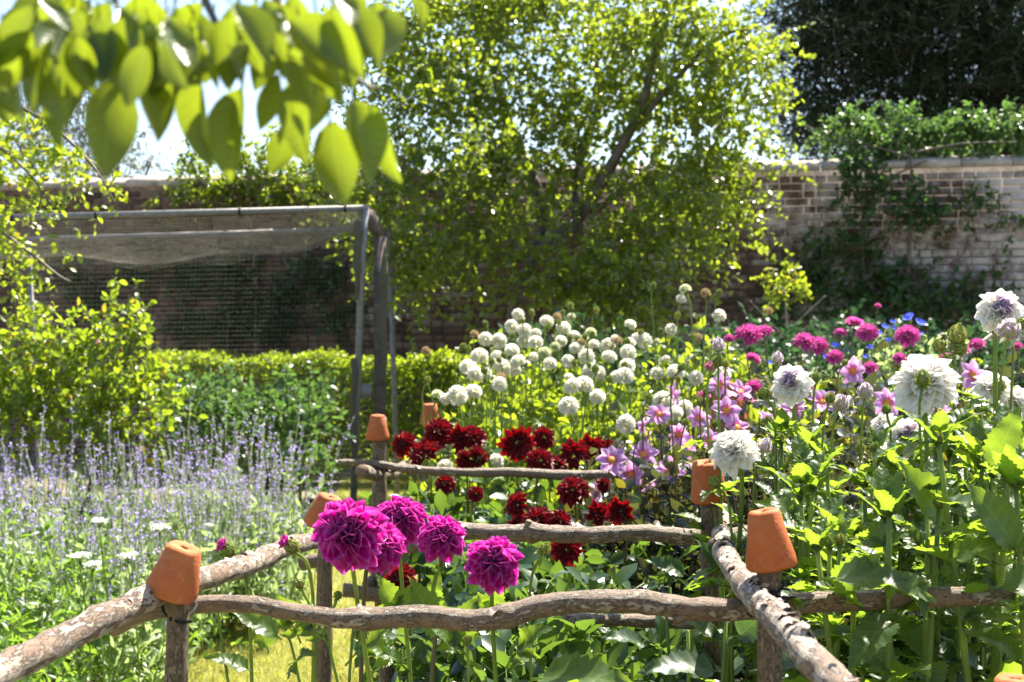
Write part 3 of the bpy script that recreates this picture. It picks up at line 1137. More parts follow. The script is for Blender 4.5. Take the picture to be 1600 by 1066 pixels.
for a in [(620, 60, 10.2, 90, 80, .8), (740, 40, 11.2, 110, 80, 1.0), (880, 30, 11.3, 110, 70, 1.0), (1010, 40, 10.6, 100, 80, .9), (1120, 70, 10.2, 80, 80, .7),
          (600, 170, 9.9, 70, 80, .7), (690, 150, 10.6, 90, 80, .9), (800, 170, 11.2, 100, 80, .8), (920, 150, 11.2, 80, 80, .8), (1030, 190, 10.6, 90, 80, .8),
          (1120, 200, 10.4, 80, 80, .7), (1165, 130, 10.2, 40, 55, .4), (1140, 300, 10.5, 60, 60, .6), (1060, 300, 10.7, 80, 70, .7),
          (620, 290, 9.9, 70, 70, .7), (700, 290, 10.2, 90, 80, .8), (790, 290, 10.3, 80, 80, .7), (880, 260, 10.9, 80, 70, .7), (980, 330, 10.2, 80, 70, .7),
          (650, 390, 10.0, 70, 60, .6), (740, 380, 10.1, 80, 70, .6), (960, 420, 10.0, 90, 50, .6), (1040, 380, 10.1, 70, 70, .6), (880, 440, 10.2, 70, 45, .5),
          (700, 470, 10.0, 60, 45, .4), (1010, 470, 10.0, 55, 40, .4), (640, 460, 10.0, 45, 50, .4), (1110, 370, 10.3, 45, 50, .4), (560, 300, 9.8, 50, 60, .5),
          (1130, 130, 10.4, 75, 55, .5), (1070, 110, 10.6, 70, 50, .5), (960, 90, 11.0, 80, 60, .5), (660, -50, 10.5, 100, 40, .6), (850, -50, 11.2, 120, 40, .7), (1050, -50, 10.5, 110, 40, .6)]:
    cl.append(clump_px(a[0], a[1], a[2] + (2.3 if a[0] < 670 else 1.6), *a[3:]))
cl = [(a, b, c, d, e * .7, f) for a, b, c, d, e, f in cl]
crown(at, cl, 4900, .27, 8, .062, 'apple_leaf', twig_r=.0028, shell=.5, sub=520, sub_r=.15)

# --- dark yew beyond the wall
yt = Thing('yew_tree', 'dark dense evergreen tree rising beyond the wall at top right', 'tree', (7.6, 21, 0))
limbs(yt, [([(7.6, 21, -.05), (7.5, 21, 2), (7.3, 21, 4.5), (7.3, 21, 7.5)], .35, .08),
           ([(7.4, 21, 3.2), (6.0, 20.6, 3.9), (4.6, 20.4, 4.3)], .12, .02),
           ([(7.4, 21, 4.2), (8.6, 20.6, 4.9), (9.8, 20.4, 5.3)], .12, .02)], 31)
cl = [clump_px(*a) for a in [(1400, 40, 20.5, 120, 110, 1.6), (1560, 60, 20.5, 140, 120, 1.6), (1300, 90, 20.2, 90, 70, 1.2), (1270, 165, 20, 70, 45, 1.0), (1450, 150, 20.5, 130, 70, 1.4),
                             (1620, 160, 20.5, 120, 80, 1.4), (1340, -40, 20.5, 130, 90, 1.5), (1520, -70, 20.5, 160, 100, 1.5), (1250, 30, 20.3, 60, 60, 1.0), (1300, 215, 20, 90, 45, 1.0), (1450, 220, 20, 130, 40, 1.0), (1590, 225, 20, 120, 40, 1.0)]]
crown(yt, cl, 9500, .45, 9, .125, 'yew_leaf', T_needle, gravity=-.35, shell=.5, twig_r=.004)

# --- pale far tree at left beyond the wall
ft = Thing('willow_tree', 'grey green feathery tree far beyond the wall at upper left', 'tree', (-7.4, 25, 0))
limbs(ft, [([(-7.4, 25, -.05), (-7.3, 25, 2), (-7.2, 25, 5.2)], .2, .04),
           ([(-7.3, 25, 2.6), (-6.6, 24.8, 3.6), (-6.2, 24.6, 4.4)], .07, .015), ([(-7.3, 25, 3.0), (-8.2, 24.8, 4.0), (-8.8, 24.6, 5.0)], .07, .015)], 41)
cl = [clump_px(*a) for a in [(140, 200, 25, 60, 70, .9), (200, 240, 24.5, 45, 50, .7), (110, 130, 25.3, 60, 70, .8), (80, 240, 25, 60, 50, .8), (30, 190, 25.5, 80, 90, .9), (150, 270, 24.5, 90, 35, .8)]]
crown(ft, cl, 750, .5, 8, .085, 'far_leaf', T_leaf_n, gravity=-.5, shell=.55, twig_r=.006)

# --- golden leaved tree reaching in from the left edge
gt = Thing('pear_sapling', 'young tree with drooping yellow green branches at the left edge', 'tree', (P(-110, 500, 8.2)[0], 8.2, 0))
B = P(-110, 700, 8.2)
limbs(gt, [([(B[0], 8.2, .0), P(-105, 600, 8.2), P(-90, 350, 8.2), P(-60, 180, 8.2), P(-30, 90, 8.2)], .05, .02),
           (PL((-60, 180, 8.2), (20, 165, 8.1), (90, 205, 8.0), (150, 265, 7.9), (185, 330, 7.9)), .016, .004),
           (PL((-90, 350, 8.2), (-30, 345, 8.1), (40, 390, 8.0), (90, 430, 8.0), (110, 440, 8.0)), .014, .004),
           (PL((-60, 200, 8.2), (0, 230, 8.0), (60, 290, 7.9), (60, 330, 7.9)), .012, .004)], 51)
cl = [clump_px(*a) for a in [(20, 190, 8.1, 45, 30, .3), (80, 220, 8.0, 45, 40, .3), (130, 265, 7.9, 40, 40, .25), (165, 315, 7.9, 28, 30, .2), (30, 250, 8.0, 55, 45, .3), (20, 310, 8.0, 35, 35, .25),
                             (10, 400, 8.0, 45, 30, .25), (60, 420, 8.0, 45, 28, .25), (30, 480, 8.0, 45, 35, .25), (-40, 300, 8.2, 60, 160, .4), (60, 330, 7.9, 30, 30, .2)]]
crown(gt, cl, 300, .18, 8, .046, 'gold_leaf', twig_r=.002, gravity=-.5, shell=.5)

# --- climbers on the wall
def climber(name, label, cat, pxs, ntw, mat, size, base_px, branch, out=.12, tm=T_leaf, per=8, L=.22):
    Db = wall_D(base_px)
    b = np.array([(base_px - 800) * (Db - .15) / FPX, Db - .15, 0])
    t = Thing(name, label, cat, b)
    paths = []
    for i, br in enumerate(branch):
        pts = [b + np.array([0, 0, -.02])] if i == 0 else []
        pts += [P(x, y, wall_D(x) - .07) for x, y in br]
        paths.append((pts, .03 if i == 0 else .015, .006))
    limbs(t, paths, 61 + base_px, 'tree_bark', 'branch', 6)
    cl = [clump_px(x, y, wall_D(x) - out - dd, rx, ry, .12) for x, y, rx, ry, dd in pxs]
    crown(t, cl, ntw, L, per, size, mat, tm, name='foliage', shell=.6, twig_r=.0025, outward=.2)
    return t


climber('wall_climber', 'dark green climber fanned out over the right brick wall in shade', 'climber',
        [(1350, 290, 45, 35, 0), (1340, 350, 35, 30, 0), (1410, 320, 50, 35, 0), (1460, 340, 50, 25, 0), (1290, 385, 45, 22, 0), (1350, 400, 40, 30, 0), (1400, 440, 60, 35, 0),
         (1260, 440, 60, 25, 0), (1330, 460, 60, 30, 0), (1480, 480, 80, 35, .1), (1230, 490, 70, 25, .1), (1380, 500, 80, 30, .2), (1540, 460, 50, 25, 0), (1530, 320, 40, 18, 0), (1590, 350, 30, 20, 0)],
        560, 'climber_leaf', .065, 1350, [[(1350, 520), (1348, 400), (1345, 270)], [(1348, 440), (1300, 390), (1240, 430)], [(1348, 380), (1420, 340), (1500, 320)], [(1350, 470), (1440, 460), (1540, 450)], [(1346, 330), (1390, 280), (1450, 250)]])
climber('rambling_rose', 'sunlit green rambler spilling over the right end of the wall top', 'climber',
        [(1380, 230, 55, 30, -.2), (1450, 215, 50, 28, -.3), (1520, 210, 60, 28, -.3), (1590, 210, 50, 35, -.3), (1330, 200, 35, 22, -.2), (1290, 215, 35, 16, -.2), (1400, 190, 40, 20, -.4), (1340, 250, 30, 25, 0)],
        560, 'climber_leaf', .062, 1420, [[(1420, 420), (1425, 300), (1420, 225)], [(1420, 240), (1500, 225), (1590, 222)], [(1421, 245), (1360, 228), (1290, 218)]])
climber('wall_shrub', 'leafy shrub topping the wall behind the netted cage', 'shrub',
        [(270, 310, 30, 18, .1), (300, 270, 40, 35, .0), (350, 300, 60, 28, .1), (390, 255, 50, 35, 0), (450, 290, 60, 35, .1), (510, 270, 60, 40, .2), (310, 230, 18, 25, 0), (430, 225, 35, 25, 0), (540, 320, 40, 30, .2)],
        520, 'apple_leaf', .062, 400, [[(400, 480), (395, 380), (385, 270)], [(390, 330), (330, 300), (280, 270)], [(392, 330), (460, 290), (530, 280)]])
climber('ivy', 'dark ivy hanging on the wall behind the fruit cage', 'climber',
        [(360, 430, 50, 50, 0), (350, 510, 45, 40, 0), (420, 520, 50, 25, 0), (290, 520, 40, 25, 0), (490, 430, 60, 35, .1), (140, 460, 30, 40, 0), (300, 440, 40, 30, 0), (215, 430, 40, 25, 0), (525, 500, 40, 25, .1), (440, 470, 50, 30, 0), (100, 400, 40, 25, 0), (250, 400, 35, 18, 0)],
        760, 'shade_leaf', .055, 355, [[(355, 500), (352, 430), (360, 390)], [(354, 480), (420, 450), (500, 430)]])

# small golden shrub with dry twigs in front of the right wall
gs = Thing('golden_shrub', 'small golden leaved shrub above dry bare twigs near the right wall', 'shrub', (P(1230, 520, 11.0)[0], 11.0, 0))
limbs(gs, [([P(1230, 780, 11.0) * [1, 1, 0], P(1228, 600, 11), P(1230, 520, 11), P(1225, 450, 11)], .016, .006),
           (PL((1230, 520, 11), (1260, 490, 10.9), (1290, 462, 10.8)), .008, .003), (PL((1230, 530, 11), (1200, 500, 10.9), (1172, 470, 10.9)), .008, .003),
           (PL((1229, 545, 11), (1255, 515, 10.9), (1280, 505, 10.8)), .008, .003), (PL((1229, 560, 11), (1195, 520, 11), (1180, 505, 11.0)), .008, .003)], 71, 'flake', 'twig', 5)
crown(gs, [clump_px(1228, 440, 11, 30, 22, .14), (clump_px(1205, 470, 11, 18, 14, .1)), clump_px(1245, 455, 11, 18, 18, .1)], 52, .11, 7, .052, 'gold_leaf', name='foliage', twig='flake')

# --- clipped hedge, box of leaves with sunlit top
def hedge(name, label, a, b, h, th, n, mat):
    """between ground points a and b (front top edge line)"""
    a, b = np.array(a, float), np.array(b, float)
    mid = (a + b) / 2
    t = Thing(name, label, 'hedge', (mid[0], mid[1], 0))
    L = np.linalg.norm(b - a)
    d = (b - a) / L
    nn = np.array([-d[1], d[0]])
    if nn[1] < 0:
        nn = -nn
    for i in range(int(L / .45)):
        u = (i + .5) * L / int(L / .45)
        p = a + d * u + nn * th / 2
        t.tube('trunk', [(p[0], p[1], -.02), (p[0] + .03, p[1], h * .5), (p[0], p[1] + .04, h * .9)], [.02, .014, .005], 'tree_bark', 5, .05, i, True, 6)
    s = Soup()
    u = rng.random(n) * L
    f = rng.random(n)
    v = np.where(f < .36, rng.random(n) * th, rng.beta(1, 3.5, n) * th)
    bump = .025 * np.sin(u * 5.1) + .02 * np.sin(u * 11.7 + 1) + .015 * np.sin(u * 23)
    z = np.where(f < .36, h + bump - rng.exponential(.035, n), .1 + rng.random(n) * (h + bump - .1))
    v = v - np.where(f >= .36, .05 * np.sin(u * 7 + z * 5), 0)
    pos = np.stack([a[0] + d[0] * u + nn[0] * v, a[1] + d[1] * u + nn[1] * v, z], 1)
    dr = rng.normal(0, .7, (n, 3)) + np.where(f < .36, 1.0, .2)[:, None] * np.array([0, 0, 1.0]) + np.where(f < .36, 0, .5)[:, None] * np.array([-nn[0], -nn[1], 0])
    twig_leaves(s, pos, dr, .075, 5, .036, T_leaf, 0, .002, 1, .5, -.1)
    t.add('foliage', s.mesh('foliage', [mat, 'tree_bark'], False, t.base), kind='stuff')


hedge('clipped_hedge', 'clipped green hedge running along behind the net cage', P(225, 560, 13.2)[:2], P(800, 560, 12.6)[:2], 1.10, .6, 7500, 'hedge_leaf')


# --- bushes
def bush(name, label, base, clumps, ntw, mat, size, stems=4, tm=T_leaf, L=.2, per=8, gravity=-.15, cat='shrub', group=None, up=.4, twig='tree_bark', z0=-.02):
    t = Thing(name, label, cat, (base[0], base[1], max(0, z0)), group)
    for i in range(stems):
        c = clumps[i % len(clumps)]
        b = np.array([base[0] + rng.normal(0, .05), base[1] + rng.normal(0, .05), z0])
        e = np.array(c[:3]) + rng.normal(0, .1, 3) * np.array(c[3:6])
        m_ = (b + e) / 2 + np.array([0, 0, .08])
        t.tube('stem', [b, m_, e], [.014, .010, .004], twig, 5, .06, i, True, 8)
    crown(t, clumps, ntw, L, per, size, mat, tm, twig=twig, name='foliage', gravity=gravity, shell=.5, twig_r=.002, up=up)
    return t


b0 = P(130, 900, 8.6)
bush('blueberry_bush', 'broad yellow green berry bush behind the lavender at left', (b0[0], 8.6), [clump_px(*a) for a in
     [(60, 560, 8.6, 90, 60, .4), (170, 560, 8.5, 70, 60, .35), (60, 630, 8.5, 110, 50, .4), (200, 630, 8.4, 75, 60, .35), (170, 505, 8.5, 45, 30, .2), (215, 485, 8.5, 28, 28, .15), (130, 660, 8.3, 130, 40, .3), (-60, 600, 8.6, 80, 90, .4)]], 640, 'berry_leaf', .055, 7)
b0 = P(440, 800, 9.3)
for i, (px, lab) in enumerate(((440, 'black plastic tub under the dark bush, left of the cage pole'), (505, 'smaller black plastic tub beside the cage pole'))):
    c = P(px, 745, 9.3 + .35 * i)
    r0, hgt = (.14, .43) if i == 0 else (.10, .26)
    prof = [(0, .0), (r0 * .78, .0), (r0 * .98, hgt * .9), (r0 * 1.08, hgt * .9), (r0 * 1.08, hgt), (r0 * .95, hgt), (r0 * .93, hgt * .86), (0, hgt * .86)]
    k = 20
    V = [(r * math.cos(2 * math.pi * j / k), r * math.sin(2 * math.pi * j / k), z) for r, z in prof for j in range(k)]
    Q = np.array([(a * k + j, a * k + (j + 1) % k, (a + 1) * k + (j + 1) % k, (a + 1) * k + j) for a in range(len(prof) - 1) for j in range(k)])
    me = mesh_from('plastic_tub', V, [Q], np.full(len(V), .5), None, False, ['black_plastic'])
    o = link(bpy.data.objects.new('plastic_tub', me))
    o.location = (c[0], c[1], 0)
    props(o, lab, 'plant pot', 'black tubs by the cage')
    if i == 0:
        tubp = c
bush('potted_bush', 'dark green leafy bush growing in a black tub', (tubp[0], 9.3), [clump_px(*a) for a in
     [(400, 660, 9.2, 90, 45, .35), (330, 640, 9.4, 70, 50, .35), (450, 690, 9.1, 65, 45, .3), (480, 640, 9.4, 50, 45, .3), (300, 640, 9.6, 40, 40, .3)]], 420, 'climber_leaf', .052, 5, z0=.34)
for i, (px, py, D, rx, ry, lab) in enumerate([(1150, 560, 9.6, 90, 60, 'dark low shrub behind the white pompon flowers'), (1330, 560, 10.2, 110, 55, 'dark low shrub behind the blue cornflowers'),
                                         (1520, 560, 9.8, 110, 50, 'dark low shrub behind the tall white dahlias at far right'), (900, 560, 9.8, 120, 50, 'dark shrub under the apple tree')]):
    b0 = P(px, py, D)
    bush('garden_shrub', lab, (b0[0], D), [clump_px(px, py, D, rx, ry, .5), clump_px(px - rx * .5, py + 50, D, rx * .7, ry, .5), clump_px(px + rx * .5, py + 40, D, rx * .7, ry, .5)], 330, 'shade_leaf', .06, 5, group='low shrubs by the wall')

# ================================================================== FRUIT CAGE
CD = 10.7
cz = 2.36


def XY(px, D):
    return ((px - 800) * D / FPX, D)


c0 = XY(572, CD)
cage = Thing('fruit_cage', 'netted fruit cage of grey metal poles beside the hedge at left', 'fruit cage', (c0[0], CD, 0))
pr = .024
TL = P(-60, 342, CD)
TR = P(572, 325, CD)
D2 = CD + 1.25
TL2, TR2 = P(-60, 377, D2), P(570, 358, D2)
TL2[2] = TR2[2] = None or TR[2] * .5 + .5 * P(570, 358, D2)[2]
cage.tube('top_pole', [TL, TR + [.02, 0, 0]], pr, 'metal', 10)
cage.tube('top_pole', [P(-60, 378, D2), P(572, 358, D2)], pr, 'metal', 10)
cage.tube('side_pole', [TR - [0, 0, .003], P(553, 400, CD) * [0, 0, 1] + [TR[0] - .03, CD, 0], (TR[0] - .10, CD, 0)], pr * 1.1, 'metal', 10)
pB = P(608, 362, D2)
cage.tube('side_pole', [pB, (pB[0] + .07, D2, 0)], pr * .9, 'metal', 10)
pL = P(45, 388, D2)
cage.tube('side_pole', [pL, (pL[0] + .10, D2, 0)], pr, 'metal', 10)
# timber gate post with block at its top, and crossbar at the top of the side
tp = XY(594, CD + .12)
cage.add('timber_post', box_mesh('timber_post', (-.045, .045, -.03, .03, 0, 2.1), 'old_timber'), (tp[0], tp[1], 0))
a, b = TR + [.03, .02, -.03], P(600, 372, CD + .5)
dd = b - a
Rb = frames(dd[None], np.array([[0, 0, 1.0]]))[0]
cage.add('timber_crossbar', box_mesh('timber_crossbar', (-.025, .025, 0, np.linalg.norm(dd), -.10, .02), 'old_timber'), a, Rb)
# latch plate between pole and post
lp = P(570, 610, CD + .02)
cage.add('latch', box_mesh('latch', (-.09, .05, -.01, .01, -.06, .05), 'metal'), lp)
# rolled netting against the pole and post
for (x, y0, y1, r) in ((558, 345, 470, .034), (600, 400, 600, .034), (553, 560, 770, .028)):
    pts = [P(x + 1.2 * math.sin(k * 1.7), y0 + (y1 - y0) * k / 6, CD - .03) for k in range(7)]
    cage.tube('net_roll', pts, [r * .6, r, r * .8, r * 1.05, r * .75, r * .6, r * .3], 'net_roll', 9, .22, int(x), True, 24)
# black clips on the top pole
for px in (20, 150, 375, 540):
    c = P(px, 342 - (px + 60) * 17 / 632., CD)
    th = np.linspace(0, 2 * np.pi, 12, endpoint=False)
    V, F = tube(np.stack([np.zeros(12), np.cos(th) * (pr + .004), np.sin(th) * (pr + .004)], 1), .008, 6, closed=True)
    cage.add('clip', mesh_from('clip', V, F, np.full(len(V), .5), None, True, ['tie']), c)


def net(name, fun, nu, nv, r, segs=40):
    """woven net of thin strands over the surface fun(u,v)"""
    s = Soup()
    for du, cnt in ((0, nu), (1, nv)):
        for i in range(cnt):
            q = i / (cnt - 1)
            t = np.linspace(0, 1, segs)
            pts = np.array([fun(q, tt) if du == 0 else fun(tt, q) for tt in t])
            V, F = tube(pts, r, 3, cap=False)
            s.raw(V, F, .5)
    return cage.add(name, s.mesh(name, ['net'], False, cage.base))


def roof_net(u, v):
    """sagging sheet between the two top poles"""
    a = TL + (TR - TL) * u
    b = P(-60, 378, D2) + (P(572, 358, D2) - P(-60, 378, D2)) * u
    p = a + (b - a) * v
    sag = (.16 + .12 * math.sin(math.pi * min(1, u * 1.02)) + .03 * math.sin(u * 17)) * math.sin(math.pi * v) * (1 - max(0, u - .8) * 3.5)
    return p + np.array([0, 0, -sag])


def drape_net(u, v):
    """flap of net hanging down from the front pole, deeper at the middle"""
    a = TL + (TR - TL) * u
    dep = .16 + .24 * math.sin(math.pi * min(1., max(0., u * .9 + .08))) ** .8 * (1 if u < .86 else max(.25, 1 - (u - .86) * 5)) + .02 * math.sin(u * 31)
    return a + np.array([0, .03 + .05 * math.sin(v * 3) * math.sin(u * 23), -dep * v])


def front_net(u, v):
    a = TL + (TR - TL) * u
    z = a[2] * (1 - v) + .25 * v
    return np.array([a[0] - .10 * v, D2 - .03 + .03 * math.sin(u * 19 + v * 4), z - .1])


net('roof_net', roof_net, 110, 44, .0011, 26)
net('drape_net', drape_net, 150, 20, .0013, 40)
net('side_net', front_net, 84, 52, .0010, 24)

# ================================================================== HAZEL FENCE
G_POST, G_RAIL, G_POT, G_TIE = 'hazel posts of the flower bed', 'hazel rails of the flower bed', 'upturned pots on the posts', 'black ties on the fence'


def set_bk(me, V, path, sides, seed):
    """store pole coordinates (radial x, radial y, length along the pole)"""
    n = len(path)
    L = np.concatenate([[0], np.cumsum(np.linalg.norm(np.diff(path, axis=0), axis=1))])
    ang = np.linspace(0, 2 * np.pi, sides, endpoint=False)
    rr = np.linalg.norm(V.reshape(n, sides, 3) - path[:, None], axis=2)
    bk = np.stack([rr * np.cos(ang), rr * np.sin(ang), np.repeat(L[:, None], sides, 1) + seed * 3.7], -1).reshape(-1, 3)
    a = me.attributes.new('bk', 'FLOAT_VECTOR', 'POINT')
    a.data.foreach_set('vector', bk.astype(np.float32).ravel())


def pole(name, label, cat, group, pts, rad, seed, mat='hazel', n=90, sides=16, knots=(), flakes=0, lump=.045, stubs=()):
    """crooked round pole with knots; cut ends"""
    pts = np.asarray(pts, float)
    path = catmull(pts, n)
    r = np.interp(np.linspace(0, 1, n), np.linspace(0, 1, len(np.atleast_1d(rad))), np.atleast_1d(rad)) if np.ndim(rad) else np.full(n, rad)
    lr = np.random.default_rng(seed)
    w = lr.normal(0, 1, (n, 3))
    for _ in range(6):
        w[1:-1] = (w[:-2] + w[1:-1] * 2 + w[2:]) / 4
    path = path + w * r.mean() * .10
    t = np.linspace(0, 1, n)
    for kt, ka, kw in knots:
        r = r * (1 + ka * np.exp(-((t - kt) / kw) ** 2))
    org = path[0].copy()
    if cat == 'post':
        org = np.array([path[0][0], path[0][1], 0.0])
    th = Thing(name, label, cat, org, group)
    V, F = tube(path, r, sides, lump, seed)
    mi = np.zeros(sum(len(f) for f in F))
    mi[-2:] = 1
    me = mesh_from('pole', V - th.base, F, np.full(len(V), .5), None, True, [mat, 'cut_wood'], mi)
    set_bk(me, V, path, sides, seed)
    th.add('pole', me)
    for q in range(flakes):                        # curls of peeling bark
        k = lr.integers(4, n - 4)
        tg = path[k + 1] - path[k - 1]
        tg /= np.linalg.norm(tg)
        nn = np.array([lr.normal(0, .6), -.4, 1.0])
        nn = nn - tg * nn.dot(tg)
        nn /= np.linalg.norm(nn)
        fm = strip(4, 2, lambda t: .35 + .1 * math.sin(9 * t), lambda t, u: .05 * math.sin(7 * t + q), .30, -.5)
        me = mesh_from('bark_flake', fm.V, list(fm.F.values()), np.full(len(fm.V), .5), None, True, ['flake'])
        fr = frames((tg * lr.choice([-1, 1]) + np.cross(tg, nn) * lr.normal(0, .7))[None], nn[None])[0] * lr.uniform(.008, .024)
        th.add('bark_flake', me, path[k] + nn * r[k] * .97, fr)
    for (kt, dv, ln, rr) in stubs:                 # sawn-off side branch
        k = int(kt * (n - 1))
        dv = np.array(dv, float)
        dv /= np.linalg.norm(dv)
        th.tube('branch_stub', [path[k], path[k] + dv * (r[k] + ln * .5), path[k] + dv * (r[k] + ln)], [rr * 1.3, rr, rr * .95], mat, 10, .05, seed + 5, True, 6, mats='cut_wood')
    return th, path, r


def post(px, ytop, D, r, label, lean=(0, 0), seed=1):
    top = P(px, ytop, D)
    base = np.array([top[0] - lean[0], top[1] - lean[1], -.12])
    pts = [base, base * .66 + top * .34 + [.006, 0, 0], base * .33 + top * .67 - [.005, 0, 0], top]
    return pole('hazel_post', label, 'post', G_POST, pts, [r * 1.15, r * 1.05, r, r * .95], seed, 'hazel_post', 60, 14, [(.55, .10, .02), (.78, .08, .015)], 0, .035)


L1 = post(280, 900, 1.90, .0165, 'thick brown post under the tilted pot at front left', (.01, 0), 1)
L2 = post(509, 800, 2.85, .0165, 'mottled post directly behind the largest purple dahlia', (-.005, 0), 2)
L3 = post(592, 655, 4.35, .0235, 'post between the cage pole and the red dahlias', (-.03, 0), 3)
L4 = post(672, 645, 5.5, .022, 'farthest post on the left, behind the leftmost red dahlias', (.01, 0), 4)
R1 = post(1203, 850, 1.93, .0175, 'brown post at front right inside the crossing rails', (-.02, 0), 5)
R2 = post(1110, 740, 2.78, .0205, 'post behind the rail corner, right of the dark foliage', (-.035, 0), 6)
R3 = post(1138, 640, 4.7, .028, 'post hidden among the pink single dahlias', (0, 0), 7)
R4 = post(1592, 1062, 1.62, .0165, 'post just entering the bottom right corner', (0, 0), 8)

Rr = .0175
rail = lambda label, pts, rad, seed, **k: pole('hazel_rail', label, 'rail', G_RAIL, pts, rad, seed, **k)
yF = 1.955
rail('wavy front rail running under the purple dahlias', PL((175, 978, yF + .02), (240, 955, yF), (310, 944, yF), (400, 946, yF), (480, 960, yF), (560, 966, yF), (650, 963, yF), (720, 968, yF), (790, 964, yF), (850, 947, yF), (920, 940, yF), (1000, 940, yF + .02), (1060, 950, yF + .03), (1130, 954, yF + .04), (1200, 950, yF + .045), (1300, 941, yF + .05), (1420, 934, yF + .05), (1500, 933, yF + .05), (1585, 932, yF + .05)),
     [.0140, .0118, .0122, .0152, .0158, .0154, .0158, .0146, .0140, .0140], 21, n=170, knots=[(.285, .16, .012), (.45, .14, .012), (.62, .12, .015), (.70, .14, .015)], flakes=5, stubs=[(.69, (-.8, -.5, -.35), .02, .006)])
rail('thick pale rail slanting in from the bottom left corner', PL((-130, 1120, 1.50), (0, 1052, 1.62), (90, 1003, 1.72), (180, 957, 1.82), (250, 925, 1.92), (330, 900, 2.12), (400, 878, 2.38), (450, 855, 2.6), (510, 842, 2.86), (575, 835, 3.1)), [.0185, .0185, .0175, .017, .0165, .016], 22, n=150, mat='hazel_peel',
     knots=[(.30, .12, .015), (.62, .12, .02), (.70, .2, .012), (.80, .2, .012)], flakes=14)
rail('peeling rail running towards the camera at lower right', PL((1330, 1092, 1.50), (1275, 1036, 1.60), (1230, 985, 1.72), (1190, 945, 1.86), (1160, 908, 2.06), (1135, 872, 2.35), (1128, 845, 2.62), (1128, 822, 2.86), (1130, 800, 3.1)), [.0192, .0188, .0184, .018, .018, .0176], 23, n=140, mat='hazel_peel',
     knots=[(.28, .1, .02), (.45, .12, .02), (.66, .14, .02)], flakes=60, stubs=[(.70, (-.75, -.6, .25), .012, .012)])
rail('second crosswise rail, between the purple and the red dahlias', PL((470, 880, 2.9), (560, 868, 2.88), (620, 858, 2.86), (665, 842, 2.85), (720, 830, 2.84), (790, 834, 2.84), (850, 832, 2.83), (920, 836, 2.83), (1000, 833, 2.83), (1060, 838, 2.83), (1125, 838, 2.84), (1190, 830, 2.86)), [.015, .0155, .0165, .0175, .0165, .0165, .015], 24, n=130, knots=[(.52, .22, .01), (.36, .1, .02)], flakes=8, stubs=[(.51, (.2, -.4, 1), .010, .006)])
rail('third crosswise rail passing in front of the red dahlias', PL((528, 722, 4.30), (575, 724, 4.31), (640, 733, 4.31), (720, 738, 4.31), (800, 738, 4.31), (870, 742, 4.31), (950, 742, 4.31), (1020, 741, 4.31), (1090, 736, 4.31), (1200, 728, 4.31), (1300, 722, 4.31), (1400, 715, 4.31)), [.0085, .012, .0145, .0145, .0135, .013, .011], 25, n=130, knots=[(.18, .2, .01), (.46, .15, .01)], flakes=4)
rail('far thin rail behind the leftmost red dahlias', PL((640, 690, 5.52), (690, 700, 5.55), (760, 712, 5.55), (860, 716, 5.55), (960, 715, 5.55)), [.013, .014, .013], 26, n=50)
rail('rail with round sawn end beside the post left of the red dahlias', PL((563, 736, 4.22), (600, 742, 4.42), (625, 733, 4.75), (650, 712, 5.3), (668, 702, 5.7)), [.021, .021, .018, .016], 27, n=50)
rail('low rail with dark sawn end behind the purple dahlias', PL((537, 922, 4.28), (590, 930, 4.29), (650, 938, 4.29), (720, 944, 4.29), (800, 952, 4.28), (900, 968, 4.26), (1000, 975, 4.2), (1060, 974, 4.15)), [.021, .020, .019, .018, .018], 28, n=90, knots=[(.1, .2, .02)])
rail('low side rail running back over the lawn edge', PL((575, 912, 4.30), (614, 888, 4.7), (655, 862, 5.2), (680, 848, 5.55)), [.018, .018, .016], 29, n=50)
rail('dim low rail in the shade below the front rail', PL((880, 968, 2.75), (980, 970, 2.8), (1060, 972, 2.8), (1150, 975, 2.8), (1230, 970, 2.82)), [.0125, .0135, .013], 30, n=60)


# ------------------------------------------------------------------ upturned terracotta pots
def pot_mesh(rt, rb, h, seed):
    """rt small end (top, with drain hole), rb open end (bottom); z=0 at the open end"""
    w = .0055
    hr = rt * .22
    prof = [(rb - w, .0), (rb - .0015, -.001), (rb, .002), (rb - .0004, h * .16), (rb + (rt - rb) * .5, h * .5), (rt + .0004, h - .004), (rt - .003, h - .0005), (rt - .006, h),
            (hr + .002, h - .001), (hr, h - .003), (hr, h - w), (rt - w - .002, h - w), (rb - w, .0)]
    k = 40
    lr = np.random.default_rng(seed)
    V = []
    for i, (r, z) in enumerate(prof):
        for j in range(k):
            a = 2 * math.pi * j / k
            q = 1 + .006 * math.sin(2 * a + seed) + lr.normal(0, .0012)
            V.append((r * q * math.cos(a), r * q * math.sin(a), z + (.0008 * math.sin(3 * a + seed))))
    Q = []
    for i in range(len(prof) - 1):
        for j in range(k):
            Q.append((i * k + j, i * k + (j + 1) % k, (i + 1) * k + (j + 1) % k, (i + 1) * k + j))
    me = mesh_from('terracotta_pot', V, [np.array(Q)], np.full(len(V), .5), None, True, ['terracotta'])
    return me


def pot(px0, py0, px1, py1, D, wb, wt, label, toward=0.0, seed=0):
    """bottom centre pixel, top centre pixel, widths in pixels"""
    b, t = P(px0, py0, D), P(px1, py1, D)
    ax = t - b
    h = np.linalg.norm(ax)
    ax = ax / h + np.array([0, -toward, 0])
    o = link(bpy.data.objects.new('terracotta_pot', pot_mesh(wt * D / FPX / 2, wb * D / FPX / 2, h, seed)))
    m4 = Matrix(axis_frame(ax).tolist()).to_4x4()
    m4.translation = Vector(b)
    o.matrix_world = m4
    props(o, label, 'pot', G_POT)
    return o


